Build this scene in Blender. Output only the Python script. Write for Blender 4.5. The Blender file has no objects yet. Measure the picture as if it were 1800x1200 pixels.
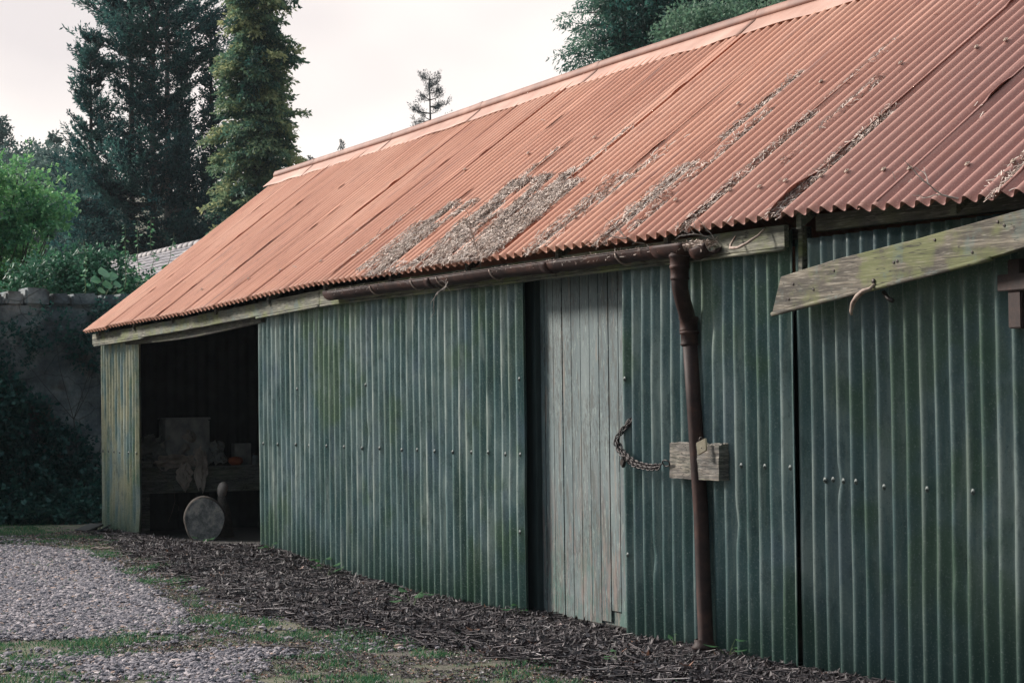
import bpy, math, random
import numpy as np
from mathutils import Matrix, Vector
R = math.radians
rng = np.random.default_rng(7)
random.seed(7)
SC = bpy.context.scene
COL = SC.collection

# ------------------------------------------------------------------ camera
def make_camera():
    th, pi, ro = R(65), R(1.45), R(0.7)
    F = np.array([-math.sin(th)*math.cos(pi), math.cos(th)*math.cos(pi), math.sin(pi)])
    Rt = np.array([math.cos(th), math.sin(th), 0.0]); U = np.cross(Rt, F)
    r = Rt*math.cos(ro) - U*math.sin(ro); u = Rt*math.sin(ro) + U*math.cos(ro)
    cd = bpy.data.cameras.new('camera'); cd.sensor_width = 36; cd.lens = 78.0
    cd.clip_start = 0.1; cd.clip_end = 3000
    co = bpy.data.objects.new('camera', cd); COL.objects.link(co)
    m = Matrix(((r[0], u[0], -F[0], 0), (r[1], u[1], -F[1], -6.7), (r[2], u[2], -F[2], 1.5), (0, 0, 0, 1)))
    co.matrix_world = m
    SC.camera = co
make_camera()
SC.view_settings.view_transform = 'Standard'; SC.view_settings.look = 'None'
SC.view_settings.exposure = 0.38; SC.view_settings.gamma = 1.0

# ------------------------------------------------------------------ sky + sun
SUN_EL, SUN_AZ = 28.0, 52.0       # azimuth: degrees left of the shed wall's outward normal
sdir = Vector((-math.sin(R(SUN_AZ))*math.cos(R(SUN_EL)), -math.cos(R(SUN_AZ))*math.cos(R(SUN_EL)), math.sin(R(SUN_EL))))
def mixc_w(N, L, fac, a, b):
    m = N.new('ShaderNodeMix'); m.data_type = 'RGBA'; L.new(fac, m.inputs[0]); m.inputs[6].default_value = (*a, 1); L.new(b, m.inputs[7]); return m.outputs[2]
def make_world():
    w = bpy.data.worlds.new('World'); SC.world = w; w.use_nodes = True
    nt = w.node_tree; N = nt.nodes; L = nt.links
    N.clear()
    out = N.new('ShaderNodeOutputWorld')
    sky = N.new('ShaderNodeTexSky'); sky.sky_type = 'NISHITA'; sky.sun_disc = False
    sky.sun_elevation = R(SUN_EL); sky.sun_rotation = math.atan2(sdir.x, sdir.y)
    b1 = N.new('ShaderNodeBackground'); b1.inputs[1].default_value = 0.1
    L.new(sky.outputs[0], b1.inputs[0])
    tc = N.new('ShaderNodeTexCoord')
    mp = N.new('ShaderNodeMapping'); mp.inputs['Scale'].default_value = (3.0, 3.0, 7.0)
    L.new(tc.outputs['Generated'], mp.inputs[0])
    nz = N.new('ShaderNodeTexNoise'); nz.inputs['Scale'].default_value = 1.3; nz.inputs['Detail'].default_value = 3
    nz.inputs['Roughness'].default_value = 0.45
    L.new(mp.outputs[0], nz.inputs['Vector'])
    cr = N.new('ShaderNodeValToRGB')
    cr.color_ramp.elements[0].position = 0.36; cr.color_ramp.elements[0].color = (0.76, 0.69, 0.675, 1)
    cr.color_ramp.elements[1].position = 0.56; cr.color_ramp.elements[1].color = (1.04, 0.945, 0.88, 1)
    L.new(nz.outputs[0], cr.inputs[0])
    # overcast is brightest round the hidden sun's side, dimmer behind the camera
    dt = N.new('ShaderNodeVectorMath'); dt.operation = 'DOT_PRODUCT'
    dt.inputs[1].default_value = Vector((-0.92, -0.08, 0.38)).normalized()
    L.new(tc.outputs['Generated'], dt.inputs[0])
    mr = N.new('ShaderNodeMapRange'); mr.inputs['From Min'].default_value = -0.45; mr.inputs['From Max'].default_value = 0.80
    mr.inputs['To Min'].default_value = 0.12; mr.inputs['To Max'].default_value = 0.93
    mr.interpolation_type = 'SMOOTHSTEP'
    L.new(dt.outputs['Value'], mr.inputs['Value'])
    mr2 = N.new('ShaderNodeMapRange'); mr2.inputs['From Min'].default_value = 0.0; mr2.inputs['From Max'].default_value = 0.8
    L.new(dt.outputs['Value'], mr2.inputs['Value'])
    b2 = N.new('ShaderNodeBackground'); cool = mixc_w(N, L, mr2.outputs[0], (0.62, 0.80, 0.92), cr.outputs[0]); L.new(cool, b2.inputs[0])
    # an overcast sky is about twice as bright overhead as near the horizon
    sx = N.new('ShaderNodeSeparateXYZ'); L.new(tc.outputs['Generated'], sx.inputs[0])
    mz = N.new('ShaderNodeMapRange'); mz.inputs['From Min'].default_value = 0.30; mz.inputs['From Max'].default_value = 0.85
    mz.inputs['To Min'].default_value = 1.0; mz.inputs['To Max'].default_value = 2.2; mz.interpolation_type = 'SMOOTHSTEP'
    L.new(sx.outputs[2], mz.inputs['Value'])
    mm = N.new('ShaderNodeMath'); mm.operation = 'MULTIPLY'; L.new(mr.outputs[0], mm.inputs[0]); L.new(mz.outputs[0], mm.inputs[1])
    L.new(mm.outputs[0], b2.inputs[1])
    mx = N.new('ShaderNodeMixShader'); mx.inputs[0].default_value = 0.93
    L.new(b1.outputs[0], mx.inputs[1]); L.new(b2.outputs[0], mx.inputs[2])
    L.new(mx.outputs[0], out.inputs[0])
    sd = bpy.data.lights.new('sun', 'SUN'); sd.energy = 4.6; sd.angle = R(10); sd.color = (1.0, 0.93, 0.85)
    so = bpy.data.objects.new('sun', sd); COL.objects.link(so)
    so.rotation_euler = sdir.to_track_quat('Z', 'Y').to_euler(); so.location = (-10, -20, 15)
make_world()

# ------------------------------------------------------------------ helpers
def tag(o, label=None, cat=None, group=None, kind=None):
    if label: o['label'] = label
    if cat: o['category'] = cat
    if group: o['group'] = group
    if kind: o['kind'] = kind
    return o
def thing(name, loc, label, cat, group=None):
    o = bpy.data.objects.new(name, None); COL.objects.link(o); o.location = loc; o.empty_display_size = 0.2
    return tag(o, label, cat, group)
def wloc(o):
    v = Vector((0, 0, 0))
    while o is not None: v += o.location; o = o.parent
    return v
def mesh(name, V, faces, mat, parent=None, loc=None, tint=None, smooth=False):
    """V (n,3) world coordinates; faces: (m,k) array or list of such arrays. Linked as ONE object."""
    V = np.asarray(V, dtype=np.float32).reshape(-1, 3)
    if parent is not None: base = np.array(wloc(parent)); lo = (0, 0, 0)
    else: base = np.array(loc if loc is not None else (0, 0, 0)); lo = tuple(base)
    V = V - base.astype(np.float32)
    if not isinstance(faces, list): faces = [faces]
    faces = [np.asarray(f, dtype=np.int32) for f in faces if len(f)]
    me = bpy.data.meshes.new(name)
    nl = sum(f.size for f in faces); nf = sum(len(f) for f in faces)
    me.vertices.add(len(V)); me.vertices.foreach_set('co', V.ravel())
    me.loops.add(nl); me.polygons.add(nf)
    me.loops.foreach_set('vertex_index', np.concatenate([f.ravel() for f in faces]))
    ls = []; c = 0
    for f in faces:
        k = f.shape[1]; ls.append(c + np.arange(len(f))*k); c += f.size
    me.polygons.foreach_set('loop_start', np.concatenate(ls).astype(np.int32))
    me.polygons.foreach_set('use_smooth', np.full(nf, bool(smooth)))
    me.update(calc_edges=True)
    me.validate()
    if tint is not None:
        a = me.attributes.new('tint', 'FLOAT', 'FACE'); a.data.foreach_set('value', np.asarray(tint, dtype=np.float32))
    me.materials.append(mat)
    o = bpy.data.objects.new(name, me); COL.objects.link(o); o.location = lo
    if parent is not None: o.parent = parent
    return o
class MB:
    def __init__(s): s.V = []; s.F = {3: [], 4: []}; s.n = 0; s.big = []
    def add(s, V, F):
        V = np.asarray(V, float).reshape(-1, 3)
        for f in F:
            f = [int(i)+s.n for i in f]
            if len(f) in (3, 4): s.F[len(f)].append(f)
            else:
                for i in range(1, len(f)-1): s.F[3].append([f[0], f[i], f[i+1]])
        s.V.append(V); s.n += len(V)
    def box(s, a, b, taper=0, M=None, bev=0.0):
        a = np.array(a, float); b = np.array(b, float)
        lo = np.minimum(a, b); hi = np.maximum(a, b)
        if bev <= 0:
            V = [[(lo, hi)[i][0], (lo, hi)[j][1], (lo, hi)[k][2]] for i in (0, 1) for j in (0, 1) for k in (0, 1)]
            F = [[0, 1, 3, 2], [4, 6, 7, 5], [0, 4, 5, 1], [2, 3, 7, 6], [0, 2, 6, 4], [1, 5, 7, 3]]
            V = np.array(V)
        else:
            import bmesh
            bm = bmesh.new(); bmesh.ops.create_cube(bm, size=1)
            for v in bm.verts: v.co = Vector([(lo[q]+hi[q])/2 + v.co[q]*(hi[q]-lo[q]) for q in range(3)])
            bmesh.ops.bevel(bm, geom=bm.edges[:], offset=bev, segments=2, affect='EDGES')
            bm.verts.index_update()
            V = np.array([v.co[:] for v in bm.verts]); F = [[v.index for v in f.verts] for f in bm.faces]; bm.free()
        if M is not None: V = np.array([(M @ Vector(v))[:] for v in V])
        s.add(V, F); return s
    def tube(s, pts, rad, n=8, cap=True, squash=None):
        P = np.array(pts, float); m = len(P)
        rad = np.broadcast_to(np.asarray(rad, float), (m,))
        T = np.gradient(P, axis=0); T /= np.linalg.norm(T, axis=1)[:, None]+1e-9
        up = np.array([0, 0, 1.0]) if abs(T[0][2]) < .9 else np.array([0, 1.0, 0])
        a = np.cross(T[0], up); a /= np.linalg.norm(a)
        V = []
        for i in range(m):
            a = a - T[i]*(a@T[i]); a /= np.linalg.norm(a)+1e-9; b = np.cross(T[i], a)
            for k in range(n):
                q = 2*math.pi*k/n; V.append(P[i]+rad[i]*(a*math.cos(q)+b*math.sin(q)))
        F = [[i*n+k, i*n+(k+1) % n, (i+1)*n+(k+1) % n, (i+1)*n+k] for i in range(m-1) for k in range(n)]
        if cap: F.append(list(range(n))[::-1]); F.append([(m-1)*n+k for k in range(n)])
        s.add(V, F); return s
    def lathe(s, prof, c, n=20, axis=2):
        V = []
        for r, z in prof:
            for k in range(n):
                q = 2*math.pi*k/n; p = [r*math.cos(q), r*math.sin(q), z]
                if axis == 0: p = [p[2], p[0], p[1]]
                if axis == 1: p = [p[0], p[2], p[1]]
                V.append([p[0]+c[0], p[1]+c[1], p[2]+c[2]])
        F = [[i*n+k, i*n+(k+1) % n, (i+1)*n+(k+1) % n, (i+1)*n+k] for i in range(len(prof)-1) for k in range(n)]
        s.add(V, F); return s
    def build(s, name, mat, parent=None, loc=None, smooth=False):
        fs = [np.array(s.F[k]) for k in (3, 4) if s.F[k]]
        return mesh(name, np.concatenate(s.V), fs, mat, parent, loc, smooth=smooth)
def grid_faces(nu, nv):
    i = np.arange(nu-1)[:, None]*nv + np.arange(nv-1)[None, :]
    i = i.ravel(); return np.stack([i, i+nv, i+nv+1, i+1], 1)
_tab = np.random.default_rng(99).random((256, 256))
def vn(x, y, seed=0):
    x = np.asarray(x, float)+seed*17.13; y = np.asarray(y, float)+seed*7.77
    xi = np.floor(x).astype(int); yi = np.floor(y).astype(int); fx = x-xi; fy = y-yi
    fx = fx*fx*(3-2*fx); fy = fy*fy*(3-2*fy)
    g = lambda a, b: _tab[a % 256, b % 256]
    return (g(xi, yi)*(1-fx)+g(xi+1, yi)*fx)*(1-fy)+(g(xi, yi+1)*(1-fx)+g(xi+1, yi+1)*fx)*fy
def fbm(x, y, seed=0, o=3):
    r = 0; a = .5; t = 0
    for k in range(o): r = r+a*vn(np.asarray(x)*2**k, np.asarray(y)*2**k, seed+k*3); t += a; a *= .5
    return r/t
def copy_tree(o, parent=None):
    c = o.copy(); COL.objects.link(c); c.parent = parent
    for ch in o.children: copy_tree(ch, c)
    return c

# ------------------------------------------------------------------ materials
def newmat(name):
    m = bpy.data.materials.new(name); m.use_nodes = True; nt = m.node_tree
    return m, nt.nodes, nt.links, nt.nodes['Principled BSDF']
def ramp(N, els):
    c = N.new('ShaderNodeValToRGB'); e = c.color_ramp.elements
    e[0].position, e[0].color = els[0][0], (*els[0][1], 1)
    e[1].position, e[1].color = els[-1][0], (*els[-1][1], 1)
    for p, col in els[1:-1]:
        k = e.new(p); k.color = (*col, 1)
    return c
def noise(N, L, vec, scale, detail=4, rough=.55, mapscale=None, loc=None):
    if mapscale is not None or loc is not None:
        mp = N.new('ShaderNodeMapping'); L.new(vec, mp.inputs[0])
        if mapscale: mp.inputs['Scale'].default_value = mapscale
        if loc: mp.inputs['Location'].default_value = loc
        vec = mp.outputs[0]
    n = N.new('ShaderNodeTexNoise'); n.inputs['Scale'].default_value = scale; n.inputs['Detail'].default_value = detail
    n.inputs['Roughness'].default_value = rough; L.new(vec, n.inputs['Vector']); return n.outputs[0]
def mixc(N, L, fac, a, b, mode='MIX'):
    m = N.new('ShaderNodeMix'); m.data_type = 'RGBA'; m.blend_type = mode
    for sock, v in ((0, fac), (6, a), (7, b)):
        if isinstance(v, (int, float)): m.inputs[sock].default_value = v
        elif isinstance(v, tuple): m.inputs[sock].default_value = (*v, 1)
        else: L.new(v, m.inputs[sock])
    return m.outputs[2]
def step(N, L, v, a, b, smooth=True):
    m = N.new('ShaderNodeMapRange'); m.inputs['From Min'].default_value = a; m.inputs['From Max'].default_value = b
    if smooth: m.interpolation_type = 'SMOOTHSTEP'
    L.new(v, m.inputs['Value']); return m.outputs[0]
def mul(N, L, a, b, op='MULTIPLY'):
    m = N.new('ShaderNodeMath'); m.operation = op
    for i, v in enumerate((a, b)):
        if isinstance(v, (int, float)): m.inputs[i].default_value = v
        else: L.new(v, m.inputs[i])
    return m.outputs[0]
def bump(N, L, P, h, strength=.3, dist=.01):
    b = N.new('ShaderNodeBump'); b.inputs['Strength'].default_value = strength; b.inputs['Distance'].default_value = dist
    L.new(h, b.inputs['Height']); L.new(b.outputs[0], P.inputs['Normal'])
def pos(N): return N.new('ShaderNodeNewGeometry').outputs['Position']
def sepxyz(N, L, v):
    s = N.new('ShaderNodeSeparateXYZ'); L.new(v, s.inputs[0]); return s.outputs
def attr(N, name='tint'):
    a = N.new('ShaderNodeAttribute'); a.attribute_name = name; return a.outputs['Fac']

def simple(name, els, scale=8, rough=.8, mapscale=None, bmp=.3, bdist=.005, metallic=0, detail=5):
    m, N, L, P = newmat(name); p = pos(N)
    n = noise(N, L, p, scale, detail, .6, mapscale)
    c = ramp(N, els); L.new(n, c.inputs[0]); L.new(c.outputs[0], P.inputs['Base Color'])
    P.inputs['Roughness'].default_value = rough; P.inputs['Metallic'].default_value = metallic
    n2 = noise(N, L, p, scale*4, 4, .6, mapscale); bump(N, L, P, n2, bmp, bdist)
    return m

def roof_material():
    m, N, L, P = newmat('rusty_red_oxide_roof'); p = pos(N); xyz = sepxyz(N, L, p)
    big = noise(N, L, p, .55, 4, .55)
    stre = noise(N, L, p, 1.0, 5, .6, (7.0, .7, .7))
    sp = noise(N, L, p, 130, 3, .7)
    c = ramp(N, [(.30, (.41, .17, .105)), (.5, (.53, .25, .165)), (.68, (.62, .335, .235))]); L.new(big, c.inputs[0])
    c2 = ramp(N, [(.34, (.30, .125, .08)), (.5, (.52, .245, .16)), (.7, (.66, .38, .285))]); L.new(stre, c2.inputs[0])
    col = mixc(N, L, .32, c.outputs[0], c2.outputs[0])
    # cooler, faded mauve paint on the nearer sheets
    col = mixc(N, L, mul(N, L, step(N, L, xyz[0], -14.0, -9.0), .9), col, (.27, .13, .115))
    t = attr(N)
    col = mixc(N, L, mul(N, L, t, .18), col, (.40, .18, .13))
    col = mixc(N, L, mul(N, L, step(N, L, sp, .55, .70), .35), col, (.78, .52, .42))
    col = mixc(N, L, mul(N, L, step(N, L, sp, .42, .30), .5), col, (.22, .09, .07))
    # dark seeping stains
    st = noise(N, L, p, 1.4, 6, .65, (10.0, .5, .5), (3, 1, 7))
    col = mixc(N, L, mul(N, L, step(N, L, st, .57, .70), .6), col, (.17, .09, .085))
    bl = noise(N, L, p, 6, 7, .75, (1, .5, .5), (8, 2, 2))
    col = mixc(N, L, mul(N, L, step(N, L, bl, .52, .66), .45), col, (.30, .125, .09))
    L.new(col, P.inputs['Base Color']); P.inputs['Roughness'].default_value = .62
    P.inputs['Specular IOR Level'].default_value = .3
    bump(N, L, P, sp, .25, .003)
    return m
def wall_material(name, dark=0.0, warm=0.0, pl=.6):
    m, N, L, P = newmat(name); p = pos(N); xyz = sepxyz(N, L, p)
    a = noise(N, L, p, 1.0, 5, .6, (2.6, .5, .8))
    b = noise(N, L, p, 1.0, 8, .72, (22.0, 1.0, 1.4), (5, 2, 1))
    patch = noise(N, L, p, 1.1, 4, .6, None, (9, 4, 2))
    c = ramp(N, [(.32, (.028, .080, .065)), (.44, (.075, .15, .15)), (.55, (.17, .25, .26)), (.68, (.42, .48, .45))]); L.new(a, c.inputs[0])
    c2 = ramp(N, [(.34, (.030, .090, .06)), (.5, (.12, .20, .20)), (.62, (.46, .52, .44))]); L.new(b, c2.inputs[0])
    col = mixc(N, L, .3, c.outputs[0], c2.outputs[0])
    col = mixc(N, L, mul(N, L, step(N, L, patch, .50, .62), .65), col, (.085, .155, .06))
    blue = noise(N, L, p, 1.0, 4, .6, (2.6, 1, 1.3), (21, 3, 5))
    col = mixc(N, L, mul(N, L, step(N, L, blue, .52, .64), .55), col, (.13, .185, .23))
    pale = noise(N, L, p, 1.0, 5, .65, (9.0, 1, .6), (11, 6, 2))
    col = mixc(N, L, mul(N, L, step(N, L, pale, .53, .66), pl), col, (.42, .475, .43))
    if warm: col = mixc(N, L, mul(N, L, step(N, L, noise(N, L, p, 1.0, 4, .6, (5, 1, 1.2), (1, 1, 5)), .40, .60), warm), col, (.40, .37, .24))
    # algae creeping up from the soil
    zz = mul(N, L, xyz[2], mul(N, L, patch, .9), 'SUBTRACT')
    col = mixc(N, L, mul(N, L, step(N, L, zz, .15, -.55), .85), col, (.028, .075, .045))
    grm = step(N, L, noise(N, L, p, 14, 7, .75, (1, 1, .45), (2, 9, 4)), .50, .36)
    col = mixc(N, L, mul(N, L, grm, .4), col, (.022, .045, .045))
    sp = noise(N, L, p, 90, 3, .7)
    col = mixc(N, L, mul(N, L, step(N, L, sp, .55, .70), .5), col, (.46, .50, .46))
    col = mixc(N, L, mul(N, L, step(N, L, sp, .42, .28), .6), col, (.02, .035, .03))
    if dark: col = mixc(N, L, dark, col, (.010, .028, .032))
    L.new(col, P.inputs['Base Color']); P.inputs['Roughness'].default_value = .36
    P.inputs['Specular IOR Level'].default_value = .5; P.inputs['Metallic'].default_value = .15
    bump(N, L, P, sp, .12, .002)
    return m
def door_material():
    m, N, L, P = newmat('faded_blue_grey_door_paint'); p = pos(N); xyz = sepxyz(N, L, p)
    a = noise(N, L, p, 1.0, 6, .6, (3.0, 1.0, 1.0))
    c = ramp(N, [(.3, (.060, .090, .098)), (.5, (.098, .135, .142)), (.7, (.16, .195, .195))]); L.new(a, c.inputs[0])
    col = c.outputs[0]
    lo = step(N, L, xyz[2], 1.25, .35)
    st = step(N, L, noise(N, L, p, 1.0, 6, .7, (22.0, 1, 2.0), (2, 2, 3)), .46, .60)
    col = mixc(N, L, mul(N, L, mul(N, L, st, lo), .5), col, (.24, .13, .10))
    gr = step(N, L, noise(N, L, p, 2.2, 5, .6, None, (4, 4, 4)), .45, .62)
    col = mixc(N, L, mul(N, L, mul(N, L, gr, step(N, L, xyz[2], .9, .05)), .85), col, (.05, .12, .10))
    fl = step(N, L, noise(N, L, p, 1.0, 6, .75, (70.0, 1, 17.0)), .515, .56)
    zone = step(N, L, noise(N, L, p, 2.2, 3, .5, None, (0, 3, 8)), .42, .60)
    col = mixc(N, L, mul(N, L, mul(N, L, fl, zone), .85), col, (.045, .05, .048))
    fl2 = step(N, L, noise(N, L, p, 1.0, 6, .8, (40.0, 1, 9.0), (6, 0, 3)), .56, .60)
    col = mixc(N, L, mul(N, L, fl2, .45), col, (.30, .36, .33))
    pz = step(N, L, noise(N, L, p, 1.0, 7, .75, (17.0, 1, 2.6), (5, 0, 7)), .54, .58)
    col = mixc(N, L, mul(N, L, pz, .75), col, (.055, .060, .055))
    bp = step(N, L, noise(N, L, p, 1.0, 7, .75, (13.0, 1, 1.5), (9, 0, 2)), .58, .62)
    col = mixc(N, L, mul(N, L, bp, .6), col, (.20, .17, .145))
    kn = step(N, L, noise(N, L, p, 1.0, 2, .5, (16.0, 1, 9.0), (8, 0, 0)), .73, .77)
    col = mixc(N, L, mul(N, L, kn, .8), col, (.05, .06, .06))
    L.new(col, P.inputs['Base Color']); P.inputs['Roughness'].default_value = .6
    bump(N, L, P, noise(N, L, p, 1.0, 5, .7, (120, 10, 20)), .3, .003)
    return m
def board_material(name, moss=.6, base=((.07, .06, .05), (.17, .15, .12), (.30, .27, .21)), axis=(1.5, 20, 26)):
    m, N, L, P = newmat(name); p = pos(N)
    a = noise(N, L, p, 1.0, 6, .65, axis)
    c = ramp(N, [(.32, base[0]), (.5, base[1]), (.68, base[2])]); L.new(a, c.inputs[0]); col = c.outputs[0]
    gr_ = noise(N, L, p, 1.0, 5, .7, (axis[0]*4, axis[1]*4, axis[2]*4), (3, 3, 3))
    col = mixc(N, L, mul(N, L, step(N, L, gr_, .52, .36), .6), col, (.035, .03, .026))
    col = mixc(N, L, mul(N, L, step(N, L, gr_, .52, .68), .5), col, (.42, .38, .32))
    g = step(N, L, noise(N, L, p, 3.2, 5, .6, (1, 1, 1.6), (7, 1, 2)), .46, .62)
    col = mixc(N, L, mul(N, L, g, moss), col, (.14, .165, .045))
    wn = noise(N, L, p, 1.0, 3, .6, (axis[0]*.7, 4, 15), (4, 4, 9)); ck = step(N, L, mul(N, L, mul(N, L, wn, .5, 'SUBTRACT'), 0, 'ABSOLUTE'), .011, .0)
    col = mixc(N, L, mul(N, L, ck, .85), col, (.014, .012, .010))
    t = step(N, L, noise(N, L, p, 5.0, 4, .6, None, (1, 8, 2)), .54, .66)
    col = mixc(N, L, mul(N, L, t, moss*.8), col, (.09, .14, .13))
    cr = step(N, L, noise(N, L, p, 1.0, 4, .7, (1.1, 40, 55), (2, 0, 0)), .40, .34)
    col = mixc(N, L, mul(N, L, cr, .8), col, (.02, .018, .016))
    L.new(col, P.inputs['Base Color']); P.inputs['Roughness'].default_value = .85
    bump(N, L, P, a, .6, .006)
    return m
def ground_material():
    m, N, L, P = newmat('mossy_earth'); p = pos(N)
    a = noise(N, L, p, 2.0, 6, .65); b = noise(N, L, p, 38, 8, .8); g = noise(N, L, p, 110, 5, .8)
    c = ramp(N, [(.32, (.05, .05, .045)), (.45, (.10, .085, .07)), (.56, (.095, .11, .055)), (.72, (.17, .14, .115))]); L.new(a, c.inputs[0])
    col = mixc(N, L, mul(N, L, step(N, L, b, .48, .66), .7), c.outputs[0], (.20, .17, .145))
    col = mixc(N, L, mul(N, L, step(N, L, b, .46, .30), .8), col, (.03, .035, .028))
    col = mixc(N, L, mul(N, L, step(N, L, g, .60, .70), .7), col, (.32, .28, .26))
    L.new(col, P.inputs['Base Color']); P.inputs['Roughness'].default_value = .95
    bump(N, L, P, b, .9, .02)
    return m
def tint_material(name, els, rough=.8, transl=0.0, spec=.3, fine=0.0):
    m, N, L, P = newmat(name)
    c = ramp(N, els); L.new(attr(N), c.inputs[0]); col = c.outputs[0]
    if fine:
        col = mixc(N, L, mul(N, L, step(N, L, noise(N, L, pos(N), fine, 3, .6), .45, .7), .4), col, (.02, .02, .02))
    L.new(col, P.inputs['Base Color']); P.inputs['Roughness'].default_value = rough
    P.inputs['Specular IOR Level'].default_value = spec
    if transl:
        tr = N.new('ShaderNodeBsdfTranslucent'); L.new(col, tr.inputs[0])
        mx = N.new('ShaderNodeMixShader'); mx.inputs[0].default_value = transl
        out = [n for n in N if n.type == 'OUTPUT_MATERIAL'][0]
        L.new(P.outputs[0], mx.inputs[1]); L.new(tr.outputs[0], mx.inputs[2]); L.new(mx.outputs[0], out.inputs[0])
    return m
M = {}
M['roof'] = roof_material()
M['wall'] = wall_material('weathered_green_zinc', warm=.08, pl=.85)
M['wall_left'] = wall_material('weathered_pale_zinc', warm=.9, pl=.95)
M['inner'] = simple('bay_shade_inner_sheet', [(.3, (.010, .016, .018)), (.7, (.028, .036, .038))], 5, .8)  # near-black: the gloom inside the bay is put into the sheet colour
M['wall_right'] = wall_material('weathered_green_zinc_darker', dark=.55, pl=.4)  # right hand sheets: same colours, mixed further towards near-black green
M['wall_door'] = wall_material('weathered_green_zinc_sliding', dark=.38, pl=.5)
M['door'] = door_material()
M['board'] = board_material('mossy_old_timber', .55, ((.03, .026, .02), (.085, .072, .056), (.22, .19, .145)))
M['fascia'] = board_material('grey_green_timber', .6, ((.05, .055, .045), (.13, .13, .10), (.27, .26, .19)))
M['beam'] = board_material('dark_timber', .2, ((.03, .03, .03), (.07, .065, .055), (.12, .11, .09)))
M['post'] = simple('dark_green_post', [(.3, (.010, .022, .024)), (.7, (.035, .055, .055))], 5, .7, mapscale=(3, 3, .6))
M['black'] = simple('tarred_timber', [(.3, (.008, .012, .014)), (.7, (.02, .026, .028))], 6)
M['rust'] = simple('rusted_cast_iron', [(.32, (.020, .012, .012)), (.52, (.038, .021, .019)), (.72, (.075, .036, .028))], 9, .6, bmp=.4, bdist=.004)
M['rust'].node_tree.nodes['Principled BSDF'].inputs['Specular IOR Level'].default_value = .15
M['rustpale'] = simple('pale_rust', [(.3, (.16, .10, .08)), (.6, (.38, .29, .24)), (.8, (.5, .42, .36))], 25, .7)
M['rustred'] = simple('red_rust', [(.3, (.015, .009, .009)), (.6, (.035, .018, .015)), (.8, (.07, .033, .025))], 25, .8)
M['iron'] = simple('dark_iron', [(.3, (.015, .014, .014)), (.7, (.07, .055, .05))], 60, .45, metallic=.6)
M['brass'] = simple('dull_brass', [(.3, (.45, .36, .24)), (.7, (.66, .55, .40))], 30, .5, metallic=.1)
M['bolt'] = simple('bolt_metal', [(.3, (.02, .03, .03)), (.7, (.07, .09, .085))], 80, .5, metallic=.3)
M['boltroof'] = simple('roof_bolt_metal', [(.3, (.12, .07, .05)), (.7, (.42, .30, .22))], 60, .6)
M['block'] = board_material('splintered_block', .1, ((.028, .027, .026), (.095, .085, .078), (.27, .23, .19)), (3, 3, 75))
M['ground'] = ground_material()
M['soil'] = simple('dark_bay_soil', [(.3, (.012, .011, .010)), (.7, (.035, .03, .027))], 12, .95)
M['gravel'] = tint_material('gravel_stone', [(0, (.035, .04, .055)), (.35, (.14, .13, .15)), (.7, (.28, .25, .265)), (.96, (.46, .40, .40)), (1, (.34, .24, .20))], .85)
M['litter'] = tint_material('dead_leaves', [(0, (.012, .010, .012)), (.35, (.036, .030, .034)), (.62, (.085, .070, .074)), (.85, (.18, .155, .16)), (.97, (.42, .38, .38)), (1, (.32, .17, .12))], .6, .08, .3)
M['straw'] = tint_material('dry_needles', [(0, (.04, .028, .026)), (.25, (.21, .155, .13)), (.6, (.50, .40, .35)), (1, (.82, .71, .63))], .8)
M['grass'] = tint_material('grass_blades', [(0, (.02, .07, .04)), (.5, (.05, .15, .07)), (.85, (.11, .22, .09)), (1, (.27, .23, .14))], .6, .3)
M['twig'] = simple('dead_twig', [(.3, (.05, .04, .035)), (.7, (.20, .16, .14))], 20, .9)
M['twigpale'] = simple('pale_dead_twig', [(.3, (.22, .18, .16)), (.7, (.48, .42, .38))], 20, .9)

# ------------------------------------------------------------------ terrain
def gh(x, y):
    x = np.asarray(x, float); y = np.asarray(y, float)
    near = np.exp(-((x+16)/18)**4)*np.exp(-(y/9)**4)
    h = (fbm(x*.9, y*.9, 3)-.5)*.05*near
    # banked leaf mould along the wall foot
    h = h + .10*np.exp(-((x+19.7)/1.5)**2)*np.exp(-((y)/.5)**2)
    h = h - .045*np.exp(-((y+.1)/.5)**2)*np.clip((x+18)/2, 0, 1)*(x < -5) + .02*np.exp(-((y+.9)/.4)**2)*np.clip((x+18)/2, 0, 1)*(x < -5)
    inside = (y > .05)*(y < 4.4)*(x > -25.8)*(x < -5)
    h = np.where(inside, -.06, h)
    # hillside far beyond
    d = np.clip((-x-70)/130, 0, 1)
    h = h + 21*d*d*(3-2*d) + np.clip((-x-200)/300, 0, 1)*25
    return h
def axis(lo, hi, a, b, fine, mid):
    core = np.arange(a, b+1e-6, fine)
    def out(s, e):
        r = []; d = mid; v = s
        while (v < e if e > s else v > e):
            v += d if e > s else -d; r.append(v); d *= 1.25
        return r
    return np.array(out(a, lo)[::-1] + list(core) + out(b, hi))
gx = axis(-900, 500, -30, -6, .12, .4); gy = axis(-600, 700, -6, 1.2, .12, .4)
X, Y = np.meshgrid(gx, gy, indexing='ij')
Zg = gh(X, Y)
g = mesh('ground', np.stack([X, Y, Zg], -1).reshape(-1, 3), grid_faces(len(gx), len(gy)), M['ground'], smooth=True)
tag(g, kind='structure')

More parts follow.
